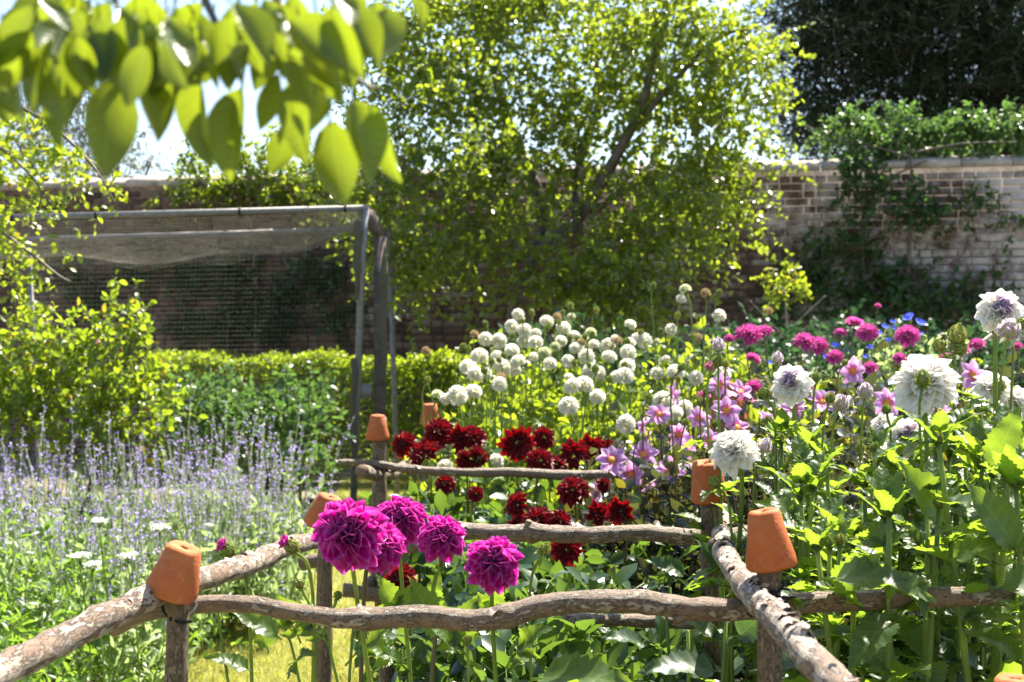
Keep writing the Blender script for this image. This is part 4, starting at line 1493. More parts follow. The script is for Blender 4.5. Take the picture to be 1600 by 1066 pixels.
pot(267, 927, 290, 852, 1.90, 82, 55, 'tilted terracotta pot on the front left post', .10, 1)
pot(500, 822, 518, 775, 2.85, 56, 40, 'leaning terracotta pot half hidden by the largest purple dahlia', .05, 2)
pot(590, 686, 590, 648, 4.35, 37, 23, 'small weathered terracotta pot left of the leftmost red dahlia', .05, 3)
pot(672, 663, 672, 631, 5.5, 31, 22, 'farthest terracotta pot, directly above the leftmost red dahlias', .05, 4)
pot(1206, 885, 1193, 797, 1.93, 80, 50, 'smooth orange pot on the front right post', .02, 5)
pot(1108, 781, 1103, 720, 2.78, 56, 46, 'terracotta pot below the round white dahlia', .16, 6)
pot(1138, 698, 1138, 598, 4.7, 70, 40, 'tall terracotta pot hidden behind a pink single dahlia', .02, 7)
pot(1588, 1120, 1586, 1058, 1.62, 92, 62, 'terracotta pot peeking up at the bottom right corner', .02, 8)


# ------------------------------------------------------------------ black ties
def tie(center, ax, rx, ry, label, seed=0, tail=True, tilt=(0, 0)):
    """strap looped round post and rail; ax = axis of the loop"""
    Fm = axis_frame(np.array(ax, float))
    a = np.linspace(0, 2 * np.pi, 40, endpoint=False)
    pts = np.stack([rx * np.cos(a), ry * np.sin(a), .003 * np.sin(2 * a + seed)], 1) @ Fm.T + center
    V, F = tube(pts, .0020, 6, closed=True)
    s = Soup()
    s.raw(V, F)
    if tail:
        e = pts[int(30) % 40]
        tl = np.array([e, e + [.012, -.008, -.004], e + [.028, -.010, -.001]])
        s.raw(*tube(catmull(tl, 8), .0024, 5))
        s.raw(*ball_at(e, .0055))
    o = link(bpy.data.objects.new('rubber_tie', s.mesh('rubber_tie', ['tie'], True, center)))
    o.location = center
    props(o, label, 'tie', G_TIE)


def ball_at(c, r):
    V, F = ball(r, 8, 6)
    return V + np.asarray(c), F


tie(P(280, 950, 1.925), (.15, -.15, 1), .0215, .034, 'black tie below the tilted front left pot', 1)
tie(P(1203, 918, 1.93), (-.22, -.15, 1), .0200, .0195, 'upper black tie round the front right post', 2)
tie(P(1204, 940, 1.945), (-.5, -.1, 1), .0215, .032, 'lower black tie round the front right post', 3)
tie(P(1114, 812, 2.785), (.40, -.1, 1), .0235, .0225, 'upper black tie on the post right of the second crosswise rail', 4)
tie(P(1114, 836, 2.80), (-.35, -.1, 1), .0235, .034, 'lower black tie on the post right of the second crosswise rail', 5)
tie(P(590, 728, 4.33), (.35, -.2, 1), .030, .036, 'black tie where the third crosswise rail meets its post', 6)
tie(P(592, 926, 4.33), (-.3, -.2, 1), .030, .036, 'black tie on the low rail behind the purple dahlias', 7)

# ================================================================== DAHLIAS
def stem_path(base, pos, ax, back, bow=0.02):
    ax = np.asarray(ax, float) / np.linalg.norm(ax)
    e = pos - ax * back
    h = e[2] - base[2]
    dn = np.array([0, 0, -1.0]) * .6 - ax * .4
    k = e + dn * min(.10, h * .3)
    m1 = base + (k - base) * .55 + np.array([rng.normal(0, bow), rng.normal(0, bow), 0])
    return [base, m1, k, e]


def stem(t, base, pos, ax, back, r0=.006, r1=.0032, mat='stem', sides=7):
    p = stem_path(base, pos, ax, back)
    t.tube('stem', p, [r0, (r0 + r1) / 2, r1, r1 * 1.1], mat, sides, 0, 0, True, 16)
    return catmull(p, 16)


def sepals(parent, t, hb, ax, Rr):
    """green ruff behind a bloom"""
    me = BUD[0]
    f = axis_frame(ax) * Rr * .26
    return t.add('calyx', me, hb - np.asarray(ax) / np.linalg.norm(ax) * Rr * .12, f, parent, hb)


CORE = {}


def petal_head(t, pos, ax, Rr, pets, n, th1, l0, l1, base0, seed, core='purple', pw=.68, th0=.12, twist=.22, inner=0.0):
    """flower head with every petal an object of its own"""
    ax = np.asarray(ax, float) / np.linalg.norm(ax)
    if core not in CORE:
        V, F = ball(.20, 12, 8)
        CORE[core] = mesh_from('flower_core', V, F, np.full(len(V), .3), np.zeros((len(V), 2)), True, [core])
    hd = t.add('flower_head', CORE[core], pos, np.eye(3))
    hd.scale = (Rr, Rr, Rr)
    # children sit in the head's scaled space: undo by working in units of Rr
    Fm = axis_frame(ax)
    lr = np.random.default_rng(seed)
    tt, th, ph = phyllo(n, th0, th1, pw, .07, seed)
    for k in range(n):
        b, F = petal_xf(tt[k], th[k], ph[k], 1.0, l0, l1, base0, lr, twist)
        F = F * lr.uniform(.82, 1.12)
        me = pets[min(len(pets) - 1, int(tt[k] * len(pets) * .999))][0] if tt[k] > inner else PET_MAUVE[0][0]
        o = bpy.data.objects.new('petal', me)
        link(o, hd)
        m4 = Matrix((Fm @ F).tolist()).to_4x4()
        m4.translation = Vector(Fm @ b)
        o.matrix_local = m4
    cx = bpy.data.objects.new('calyx', BUD[0])
    link(cx, hd)
    m4 = Matrix((Fm * .24).tolist()).to_4x4()
    m4.translation = Vector(Fm @ np.array([0, 0, -.16]))
    cx.matrix_local = m4
    return hd


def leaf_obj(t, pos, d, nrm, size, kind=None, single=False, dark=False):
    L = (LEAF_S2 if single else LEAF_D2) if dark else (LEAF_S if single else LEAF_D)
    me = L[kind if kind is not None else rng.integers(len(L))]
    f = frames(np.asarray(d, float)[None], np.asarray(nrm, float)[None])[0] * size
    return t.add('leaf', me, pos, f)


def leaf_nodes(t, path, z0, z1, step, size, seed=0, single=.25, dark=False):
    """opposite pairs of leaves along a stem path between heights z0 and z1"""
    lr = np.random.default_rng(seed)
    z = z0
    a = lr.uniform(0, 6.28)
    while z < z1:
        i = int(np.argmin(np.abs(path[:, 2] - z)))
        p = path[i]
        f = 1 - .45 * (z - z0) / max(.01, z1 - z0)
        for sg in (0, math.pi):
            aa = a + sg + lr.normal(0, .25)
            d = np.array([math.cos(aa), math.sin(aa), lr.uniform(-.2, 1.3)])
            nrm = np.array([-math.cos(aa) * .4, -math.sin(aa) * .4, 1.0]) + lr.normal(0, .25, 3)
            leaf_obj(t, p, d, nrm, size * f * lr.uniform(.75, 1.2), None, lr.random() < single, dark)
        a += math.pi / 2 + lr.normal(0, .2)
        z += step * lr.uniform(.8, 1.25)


def bud(t, base, pos, ax, Rr, mauve=False, mat='stem', r0=.0042):
    p = stem(t, base, pos, ax, Rr * .6, r0, .0022, mat, 6)
    t.add('bud', (BUD_M if mauve else BUD)[0 if mauve else rng.integers(2)], pos, axis_frame(ax) * Rr)
    return p


# --- purple dahlias, front and centre
def purple_plant(label, base, heads, buds, leaves, fallen=()):
    t = Thing('dahlia_plant', label, 'dahlia', base, 'purple dahlias behind the front rail')
    b = np.array(base, float)
    for i, (px, py, D, dia, ax, n) in enumerate(heads):
        pos = P(px, py, D)
        Rr = dia * D / FPX / 2
        bb = b + np.array([rng.normal(0, .03), rng.normal(0, .03), .02])
        bb[0] = bb[0] * .55 + pos[0] * .45
        pa = stem(t, bb, pos, ax, Rr * .2, .0052, .0034, 'stem_brown' if i % 2 else 'stem')
        leaf_nodes(t, pa, .25, .62, .14, .16, i + int(px))
        petal_head(t, pos, ax, Rr * 1.08, PET_PURPLE, int(n * 1.0), 2.3, .36, .92, .12, int(px), 'purple', .62)
    for (px, py, D, dia, ax, mv) in buds:
        pos = P(px, py, D)
        bb = b + np.array([rng.normal(0, .03), rng.normal(0, .03), .02])
        bb[0] = bb[0] * .4 + pos[0] * .6
        bud(t, bb, pos, ax, dia * D / FPX / 2, mv)
    for (px, py, D, size, d, nr, sgl) in leaves:
        leaf_obj(t, P(px, py, D), d, nr, size, None, sgl)
    return t


gz = .045
purple_plant('purple dahlia plant with the two largest blooms overlapping at left', (P(545, 900, 2.15)[0], 2.2, gz),
             [(544, 832, 2.10, 126, (-.10, -.85, .50), 96), (590, 848, 2.22, 104, (.45, -.55, .60), 84)],
             [(468, 913, 2.15, 15, (-.5, -.3, .8), False), (528, 930, 2.2, 13, (.3, -.5, .7), False), (565, 990, 2.2, 22, (.2, .2, -.6), False), (440, 968, 2.2, 16, (-.5, -.2, .7), False)],
             [(515, 1010, 2.2, .10, (-.5, -.3, .7), (0, -.7, .6), False), (470, 1005, 2.2, .10, (-.3, -.4, .8), (.2, -.8, .5), False), (440, 1000, 2.15, .09, (-.6, -.3, .6), (0, -.6, .7), True), (420, 1020, 2.2, .09, (-.2, -.2, .9), (.4, -.8, .2), True),
              (540, 1040, 2.25, .11, (.5, -.3, .5), (0, -.6, .7), False), (450, 1060, 2.2, .10, (.3, -.5, .5), (0, -.5, .8), False), (400, 985, 2.25, .06, (-.3, -.3, .8), (.5, -.6, .3), True), (395, 1050, 2.2, .08, (-.7, -.2, .4), (0, -.5, .9), True)])
purple_plant('purple dahlia plant with two middle blooms at different heights', (P(650, 900, 2.3)[0], 2.35, gz),
             [(626, 808, 2.42, 88, (.05, -.70, .70), 86), (692, 838, 2.32, 84, (.15, -.80, .55), 82)],
             [(353, 858, 2.35, 17, (.3, -.2, .8), False)],
             [(640, 985, 2.3, .11, (-.4, -.3, .8), (0, -.8, .5), False), (690, 1000, 2.3, .13, (-.3, -.4, .8), (.2, -.8, .5), True), (700, 1030, 2.28, .12, (.3, -.3, .8), (-.2, -.8, .4), False), (640, 1050, 2.3, .11, (-.6, -.3, .5), (0, -.6, .8), False), (670, 960, 2.35, .08, (.2, -.3, .9), (0, -.9, .3), True)])
purple_plant('purple dahlia plant with the lowest right bloom and a green bud', (P(770, 900, 2.2)[0], 2.3, gz),
             [(771, 878, 2.16, 100, (.05, -.85, .50), 94)],
             [(850, 858, 2.25, 20, (.5, -.3, .8), False), (730, 1000, 2.2, 14, (0, -.3, .9), False)],
             [(760, 990, 2.25, .10, (.2, -.3, .9), (0, -.9, .3), False), (740, 1040, 2.25, .12, (-.5, -.3, .6), (0, -.6, .8), False), (790, 1045, 2.25, .12, (.4, -.4, .6), (0, -.6, .8), False), (830, 1062, 1.95, .17, (.6, -.5, .18), (-.1, -.45, 1), True), (800, 1000, 2.35, .10, (.6, -.2, .5), (0, -.5, .9), False)])
# opening bloom beyond the rail at left
ob = Thing('dahlia_plant', 'half open purple dahlia above the left slanting rail', 'dahlia', (P(385, 900, 2.3)[0], 2.4, gz), 'purple dahlias behind the front rail')
for (px, py, D, dia, ax, n) in ((354, 857, 2.3, 34, (-.65, -.25, .55), 26), (452, 852, 2.3, 36, (-.6, -.2, .4), 18)):
    pos = P(px, py, D)
    Rr = dia * D / FPX / 2
    bb = np.array([pos[0] + .04, 2.36, gz])
    pa = stem(ob, bb, pos, ax, Rr * .3, .0045, .003, 'stem')
    leaf_nodes(ob, pa, .25, .80, .16, .14, int(px))
    petal_head(ob, pos, ax, Rr, PET_PURPLE, n, .85, .8, 1.1, .1, int(px), 'bud', .6)
    ob.add('bud', BUD[0], pos - np.array(ax) * Rr * .35, axis_frame(ax) * Rr * .62)


# --- tall white dahlias at right
def white_plant(label, base, heads, buds, seed):
    t = Thing('dahlia_plant', label, 'dahlia', base, 'tall white dahlias at right')
    b = np.array(base, float)
    k = 0
    for (px, py, D, dia, ax, n) in heads:
        pos = P(px, py, D)
        Rr = dia * D / FPX / 2
        bb = b + np.array([rng.normal(0, .04), rng.normal(0, .04), .02])
        bb[0] = bb[0] * .5 + pos[0] * .5
        pa = stem(t, bb, pos, ax, Rr * .2, .0075, .0040)
        leaf_nodes(t, pa, .22, pos[2] - .17, .092, .185, seed + k)
        petal_head(t, pos, ax, Rr * 1.17, PET_WHITE, n, 2.2, .40, .86, .16, seed + k, 'white', .66, .12, .3, .22 if px in (1415, 1563, 1236) else 0.0)
        if dia < 90:
            pass
        k += 1
    for (px, py, D, dia, ax, mv) in buds:
        pos = P(px, py, D)
        bb = b + np.array([rng.normal(0, .05), rng.normal(0, .05), .02])
        bb[0] = bb[0] * .4 + pos[0] * .6
        pa = bud(t, bb, pos, ax, dia * D / FPX / 2, mv, 'stem', .006)
        leaf_nodes(t, pa, .25, pos[2] - .14, .12, .165, seed + 50 + k)
        k += 1
    return t


white_plant('white dahlia plant with a ball-like bloom just right of a terracotta pot', (P(1160, 900, 2.6)[0], 2.62, gz),
            [(1146, 702, 2.48, 76, (-.35, -.45, .75), 100)],
            [(1195, 697, 2.5, 22, (.35, -.2, .8), True), (1117, 754, 2.45, 20, (-.6, -.4, .5), False), (1123, 540, 2.75, 20, (0, -.05, 1), True), (1122, 565, 2.76, 18, (.3, -.2, .6), False)], 100)
white_plant('white dahlia plant with one nodding bloom among the mauve buds', (P(1240, 900, 2.65)[0], 2.66, gz),
            [(1236, 600, 2.60, 64, (-.25, -.70, .45), 84)],
            [(1215, 560, 2.7, 18, (.1, -.1, 1), True), (1195, 614, 2.6, 17, (-.4, -.3, .6), False), (1313, 630, 2.65, 26, (.2, -.6, .7), True), (1352, 612, 2.6, 24, (.05, -.4, .9), True), (1297, 622, 2.62, 16, (.2, -.3, .7), False), (1275, 590, 2.8, 15, (.1, -.2, .9), False)], 200)
white_plant('white dahlia plant with the broadest bloom behind a green bud', (P(1440, 900, 2.35)[0], 2.38, gz),
            [(1446, 596, 2.38, 104, (-.15, -.40, .85), 118)],
            [(1442, 593, 2.16, 25, (.0, -.25, .95), False), (1468, 540, 2.5, 20, (-.5, -.2, .6), False), (1496, 524, 2.5, 30, (.1, -.1, 1), False), (1500, 545, 2.5, 20, (.5, -.3, .3), False), (1385, 640, 2.5, 15, (-.2, -.3, .8), False)], 300)
white_plant('white dahlia plant with paired blooms low over the large leaves', (P(1400, 900, 2.75)[0], 2.76, gz),
            [(1415, 684, 2.60, 66, (.05, -.85, .35), 84), (1382, 668, 2.74, 52, (-.4, -.5, .6), 70)],
            [(1380, 718, 2.6, 16, (-.3, -.3, .7), False), (1345, 700, 2.7, 14, (-.2, -.2, .8), False)], 400)
white_plant('white dahlia plant with the tallest bloom in front of the far right wall', (P(1560, 900, 2.4)[0], 2.45, gz),
            [(1563, 486, 2.42, 74, (-.10, -.80, .45), 90)],
            [(1577, 515, 2.3, 34, (-.35, -.75, .45), True), (1598, 505, 2.32, 18, (.5, -.3, .5), False)], 500)
white_plant('white dahlia plant with two blooms cut by the right edge', (P(1570, 900, 2.75)[0], 2.78, gz),
            [(1550, 606, 2.72, 62, (.2, -.3, .85), 80), (1588, 628, 2.74, 60, (.5, -.25, .7), 80)],
            [(1561, 603, 2.6, 20, (.1, -.2, .9), False), (1582, 663, 2.5, 20, (-.1, -.3, .9), False), (1530, 640, 2.6, 16, (-.3, -.2, .8), False)], 600)
# foliage plants filling the right foreground
for i, (px, D, top, lab) in enumerate([(1300, 2.15, 800, 'dahlia plant without bloom, broad leaves above the front rail'), (1420, 2.05, 770, 'leafy dahlia plant with thick pale stem in the right foreground'),
                                       (1520, 2.15, 690, 'leafy dahlia plant with tall bright leaves at the right edge'), (1250, 2.45, 740, 'leafy dahlia plant behind the orange front right pot'), (1600, 2.0, 760, 'leafy dahlia plant at the far right edge'), (1360, 2.5, 700, 'leafy dahlia plant below the mauve buds'), (1290, 2.75, 690, 'leafy dahlia plant below the nodding white bloom'), (1460, 2.6, 700, 'leafy dahlia plant below the broadest white bloom'), (1550, 2.5, 700, 'leafy dahlia plant below the tallest white bloom')]):
    b = np.array([(px - 800) * D / FPX, D, gz])
    t = Thing('dahlia_plant', lab, 'dahlia', b, 'tall white dahlias at right')
    for q in range(4):
        e = P(px + rng.normal(0, 32), top + abs(rng.normal(0, 40)), D + rng.normal(0, .07))
        base = b + np.array([rng.normal(0, .04), rng.normal(0, .04), .01])
        pts = [base, (base + e) / 2 + rng.normal(0, .015, 3), e]
        t.tube('stem', pts, [.009, .007, .0035], 'stem', 8, 0, 0, True, 14)
        leaf_nodes(t, catmull(pts, 14), .25, e[2] - .02, .085, .19, 700 + i * 10 + q, .3)
        for w in range(4 if q % 2 else 2):
            aa = w * 1.57 + q
            leaf_obj(t, e - np.array([0, 0, .012]), (math.cos(aa) * .5, math.sin(aa) * .5, 1.0), (-math.cos(aa), -math.sin(aa) - .1, .8), rng.uniform(.05, .10), None, w % 2 == 0)
        t.add('bud', BUD[q % 2], e + np.array([0, 0, .006]), axis_frame((rng.normal(0, .2), -.2, 1)) * .008)
    for (x, y, DD, sz, d, nr) in {0: [(1285, 905, 1.95, .17, (.75, -.35, .12), (-.15, -.35, 1)), (1300, 930, 2.0, .12, (.3, -.5, .5), (0, -.7, .5))],
                                  1: [(1400, 960, 1.98, .14, (-.55, -.5, -.25), (0, -.45, 1)), (1480, 880, 2.0, .15, (.5, -.4, .4), (0, -.5, .8))],
                                  2: [(1480, 830, 2.1, .16, (-.5, -.3, .75), (.3, -.8, .4)), (1545, 740, 2.15, .13, (.35, -.2, .9), (-.2, -.9, .2))],
                                  3: [], 4: [(1545, 920, 1.92, .17, (.7, -.3, .10), (-.1, -.4, 1)), (1590, 870, 1.95, .15, (-.4, -.3, .7), (0, -.8, .5))],
                                  5: []}.get(i, []):
        leaf_obj(t, P(x, y, DD), d, nr, sz * .9, None, True)
# low leaves left of the corner post
t = Thing('dahlia_plant', 'low dahlia plant with broad dull leaves below the front rail', 'dahlia', (P(1090, 900, 2.3)[0], 2.3, gz))
base = t.base + [0, 0, .01]
for q, e in enumerate([P(1075, 985, 2.25), P(1135, 965, 2.35), P(1040, 930, 2.7)]):
    pts = [base + rng.normal(0, .01, 3), (base + e) / 2, e]
    t.tube('stem', pts, [.006, .005, .003], 'stem', 7, 0, 0, True, 12)
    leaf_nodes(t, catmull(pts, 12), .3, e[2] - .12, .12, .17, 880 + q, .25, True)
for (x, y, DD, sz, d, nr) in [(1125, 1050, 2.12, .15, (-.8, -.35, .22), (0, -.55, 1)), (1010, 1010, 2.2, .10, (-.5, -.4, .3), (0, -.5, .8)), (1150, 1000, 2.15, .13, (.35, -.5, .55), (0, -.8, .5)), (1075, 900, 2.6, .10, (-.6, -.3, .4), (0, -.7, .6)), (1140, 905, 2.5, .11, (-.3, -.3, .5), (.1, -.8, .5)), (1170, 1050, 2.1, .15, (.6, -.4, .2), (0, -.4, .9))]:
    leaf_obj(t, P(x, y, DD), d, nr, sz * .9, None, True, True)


# ------------------------------------------------------------------ plants with many smaller blooms
def group_heads(heads, k, seed):
    """k-means on X, Y so that near blooms share a plant"""
    pts = np.array([h[:2] for h in heads])
    lr = np.random.default_rng(seed)
    c = pts[lr.choice(len(pts), k, replace=False)]
    for _ in range(20):
        a = np.argmin(((pts[:, None] - c[None]) ** 2).sum(2), 1)
        for j in range(k):
            if (a == j).any():
                c[j] = pts[a == j].mean(0)
    return a, c


def mass_foliage(t, b, tops, n, size, mat, tm, zlo, zhi_off, spread, twig='stem'):
    """leafy stems under the blooms: points spread below the heads"""
    tops = np.array(tops)
    k = rng.integers(len(tops), size=n)
    f = rng.beta(1.3, 1.1, n)
    top = tops[k] - np.array([0, 0, zhi_off])
    base = np.array([b[0], b[1], zlo])
    p = base + (top - base) * f[:, None] + rng.normal(0, 1, (n, 3)) * np.array([spread, spread, .04])
    p[:, 2] = np.clip(p[:, 2], zlo, None)
    d = rng.normal(0, .8, (n, 3)) + np.array([0, 0, .5])
    s = Soup()
    twig_leaves(s, p, d, .10, 4, size, tm, 0, .0016, 1, .5, -.3)
    t.add('foliage', s.mesh('foliage', [mat, twig], False, t.base), kind='stuff')


cs = lambda x, y: (560 + x / 2.665, 420 + y / 2.665)
POMP = [(530, 292), (585, 300), (503, 363), (578, 366), (455, 408), (485, 437), (530, 437), (605, 412), (650, 418), (587, 480), (412, 527), (478, 512), (330, 528), (362, 543), (637, 240), (692, 255),
        (740, 270), (738, 305), (785, 218), (887, 204), (853, 246), (898, 283), (968, 268), (940, 290), (845, 300), (820, 325), (980, 315), (905, 330), (945, 352), (775, 352), (800, 393), (730, 366),
        (872, 385), (950, 365), (1040, 318), (1068, 294), (1130, 308), (1162, 292), (1123, 350), (1190, 300), (1245, 306), (1303, 252), (1133, 232), (1345, 125), (1362, 88), (1503, 195), (1480, 305),
        (1380, 378), (1405, 455), (1322, 430), (1355, 440), (1243, 435), (1278, 388), (1120, 405), (1080, 450), (1110, 445), (1000, 432), (968, 425), (878, 452), (940, 482), (890, 487), (995, 533),
        (875, 570), (1360, 577), (1313, 600), (1268, 548), (1113, 647), (1515, 435), (640, 340), (665, 385), (1045, 365), (690, 300), (665, 190), (560, 395)]
hp = []
for x, y in POMP:
    px, py = cs(x, y)
    D = np.clip(np.interp(y, [190, 380, 520, 660], [6.3, 5.6, 5.0, 4.55]) + rng.normal(0, .08), 4.5, 6.6)
    if y < 150:
        D = 5.4
    dia = np.interp(y, [190, 400, 570], [24, 28, 32]) * np.clip(1 + rng.normal(0, .15), .65, 1.25) * .85
    w = P(px, py, D)
    hp.append((*w, dia * D / FPX / 2))
for (px, py, D, dia) in ((777, 719, 4.5, 25), (695, 728, 4.6, 26)):
    hp.append((*P(px, py, D), dia * D / FPX / 2))
ka, kc = group_heads(hp, 9, 5)
POMP_LAB = ['white pompon dahlia plant at the far left end of the pompon patch', 'white pompon dahlia plant near the back of the pompon patch, below the apple trunk']
order = np.argsort(kc[:, 0])
pl_lab = ['leftmost white pompon dahlia plant, beside the far terracotta pot', 'white pompon dahlia plant just above the left red dahlias', 'white pompon dahlia plant at the back left below the tree trunk', 'white pompon dahlia plant in the middle of the patch',
          'white pompon dahlia plant right of the patch centre at the back', 'white pompon dahlia plant above the dark red pair by the third rail', 'white pompon dahlia plant left of the pink single dahlias', 'white pompon dahlia plant with the tallest stem and stacked blooms', 'rightmost white pompon dahlia plant, beside the mauve bud']
for r_, j in enumerate(order):
    idx = np.where(ka == j)[0]
    bx, by = kc[j]
    t = Thing('pompon_dahlia', pl_lab[r_], 'dahlia', (bx, by, gz), 'white pompon dahlias')
    tops = []
    for i in idx:
        pos = np.array(hp[i][:3])
        Rr = hp[i][3]
        ax = np.array([rng.normal(0, .45), -.3 + rng.normal(0, .4), 1.0])
        bb = np.array([bx + (pos[0] - bx) * .45 + rng.normal(0, .03), by + (pos[1] - by) * .45, gz])
        stem(t, bb, pos, ax, Rr * .7, .0048, .0028, 'stem', 6)
        young = rng.random() < .16
        t.add('flower_head', HEAD_YOUNG[0] if young else HEAD_POMPON[i % 3], pos, axis_frame(ax) @ np.diag([1, 1, rng.uniform(.78, 1.05)]) * Rr * (.8 if young else 1.0))
        tops.append(pos)
        if rng.random() < .55:
            bp = pos + np.array([rng.normal(0, .07), rng.normal(0, .06), rng.uniform(-.02, .10)])
            bud(t, bb + np.array([.02, 0, 0]), bp, (rng.normal(0, .4), -.2, 1), rng.uniform(.010, .014), False, 'stem', .0036)
    for q in range(1):
        wp = tops[0] + np.array([rng.normal(0, .08), rng.normal(0, .05), .02])
        stem(t, np.array([bx, by, gz]), wp, (0, -.2, 1), .012, .0042, .0026, 'stem', 6)
        t.add('spent_head', HEAD_WILT[0], wp, axis_frame((rng.normal(0, .3), -.3, 1)) * .021)
    mass_foliage(t, (bx, by), tops, 480, .042, 'pompon_leaf', T_leaf, .15, .17, .09)

# --- red dahlias
cr = lambda x, y: (580 + x / 3.81, 640 + y / 3.81)
RED = [(190, 205, 4.5, 38), (405, 130, 4.6, 44), (325, 280, 4.45, 40), (530, 175, 4.6, 36), (605, 165, 4.6, 38), (570, 300, 4.5, 32), (640, 290, 4.5, 34), (865, 195, 4.5, 44), (1030, 165, 4.6, 33), (1010, 305, 4.45, 40), (1105, 325, 4.5, 34),
       (1205, 280, 4.45, 42), (1300, 240, 4.55, 36), (1430, 240, 4.6, 36), (440, 435, 4.35, 34), (625, 500, 4.1, 24), (875, 570, 3.7, 32), (985, 655, 3.6, 42), (1200, 480, 3.7, 46), (1130, 665, 3.75, 36), (1335, 630, 3.7, 40), (1490, 600, 3.65, 40), (1160, 835, 3.5, 40), (1390, 445, 3.9, 22), (160, 1005, 3.6, 44), (875, 660, 3.9, 26)]
hr = []
for x, y, D, dia in RED:
    px, py = cr(x, y)
    hr.append((*P(px, py, D), dia * D / FPX / 2 * 1.05))
ka, kc = group_heads(hr, 7, 3)
order = np.argsort(kc[:, 0])
rl = ['leftmost dark red dahlia plant beside the weathered pot', 'dark red dahlia plant with blooms crowded above the third rail at left', 'dark red dahlia plant whose blooms hang low behind the purple ones', 'dark red dahlia plant in the middle above the rail', 'dark red dahlia plant resting on the second rail', 'dark red dahlia plant next to the pink single dahlia', 'rightmost dark red dahlia plant near the dark bronze foliage']
for r_, j in enumerate(order):
    idx = np.where(ka == j)[0]
    if not len(idx):
        continue
    bx, by = kc[j]
    t = Thing('red_dahlia', rl[r_], 'dahlia', (bx, by, gz), 'dark red dahlias')
    tops = []
    for i in idx:
        pos = np.array(hr[i][:3])
        ax = np.array([rng.normal(0, .45), -.8 + rng.normal(0, .2), .45 + rng.normal(0, .3)])
        bb = np.array([bx + (pos[0] - bx) * .5 + rng.normal(0, .03), by + (pos[1] - by) * .5 + .02, gz])
        pa = stem(t, bb, pos, ax, hr[i][3] * .2, .005, .003, 'stem_brown' if i % 3 == 0 else 'stem', 6)
        t.add('flower_head', HEAD_RED[(i * 5 + i // 3) % 6], pos, axis_frame(ax) * hr[i][3] * 1.3 * rng.uniform(.9, 1.08))
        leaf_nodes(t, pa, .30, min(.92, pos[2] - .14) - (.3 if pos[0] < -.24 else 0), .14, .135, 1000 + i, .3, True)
        tops.append(pos)
    mass_foliage(t, (bx, by), tops, 170 if bx > -.25 else 60, .06, 'red_leaf_mass', T_leaf, .15, .14, .10 if bx > -.25 else .05)

# leafy green plants filling the middle of the bed
for i, (px, D, top, lab) in enumerate([(800, 3.35, 915, 'leafy dahlia plant without bloom behind the middle purple blooms'), (850, 3.3, 915, 'leafy dahlia plant without bloom under the second rail centre'), (940, 3.3, 915, 'leafy dahlia plant without bloom under the lowest red dahlia'),
                                       (1030, 3.3, 900, 'leafy dahlia plant without bloom left of the corner post'), (880, 2.75, 1000, 'shaded leafy dahlia plant below the front rail'), (990, 2.75, 1000, 'shaded leafy dahlia plant below the front rail, beside the corner post'), (790, 4.0, 800, 'leafy dahlia plant between second and third rail')]):
    b = np.array([(px - 800) * D / FPX, D, gz])
    t = Thing('dahlia_plant', lab, 'dahlia', b, 'leafy dahlias in the middle of the bed')
    tops = []
    for q in range(3):
        e = P(px + rng.normal(0, 30), top + abs(rng.normal(0, 30)), D + rng.normal(0, .08))
        base = b + np.array([rng.normal(0, .05), rng.normal(0, .05), .01])
        pts = [base, (base + e) / 2 + rng.normal(0, .015, 3), e]
        t.tube('stem', pts, [.006, .005, .003], 'stem', 6, 0, 0, True, 12)
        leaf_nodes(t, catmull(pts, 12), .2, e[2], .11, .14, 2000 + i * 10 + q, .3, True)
        tops.append(e + np.array([0, 0, .05]))
    mass_foliage(t, b, tops, 150, .06, 'red_leaf_mass', T_leaf, .12, .05, .10)


# --- pink single dahlias with orange eye
T_disc = ball(.30, 10, 6, .5)
ME_disc = mesh_from('flower_disc', T_disc[0], T_disc[1], np.full(len(T_disc[0]), .5), None, True, ['disc'])


def pink_head(t, pos, ax, Rr, seed):
    ax = np.asarray(ax, float)
    hd = t.add('flower_head', ME_disc, pos, axis_frame(ax) * Rr)
    lr = np.random.default_rng(seed)
    n = 8
    for k in range(n):
        a = 2 * math.pi * k / n + lr.normal(0, .08)
        d = np.array([math.cos(a), math.sin(a), lr.normal(.12, .12)])
        nr = np.array([0, 0, 1.0]) + np.array([-math.sin(a), math.cos(a), 0]) * lr.normal(0, .15)
        F = frames(d[None], nr[None])[0] * lr.uniform(.86, 1.0)
        o = link(bpy.data.objects.new('petal', PET_PINK[k % 2][0]), hd)
        m4 = Matrix(F.tolist()).to_4x4()
        m4.translation = Vector(d * .12)
        o.matrix_local = m4


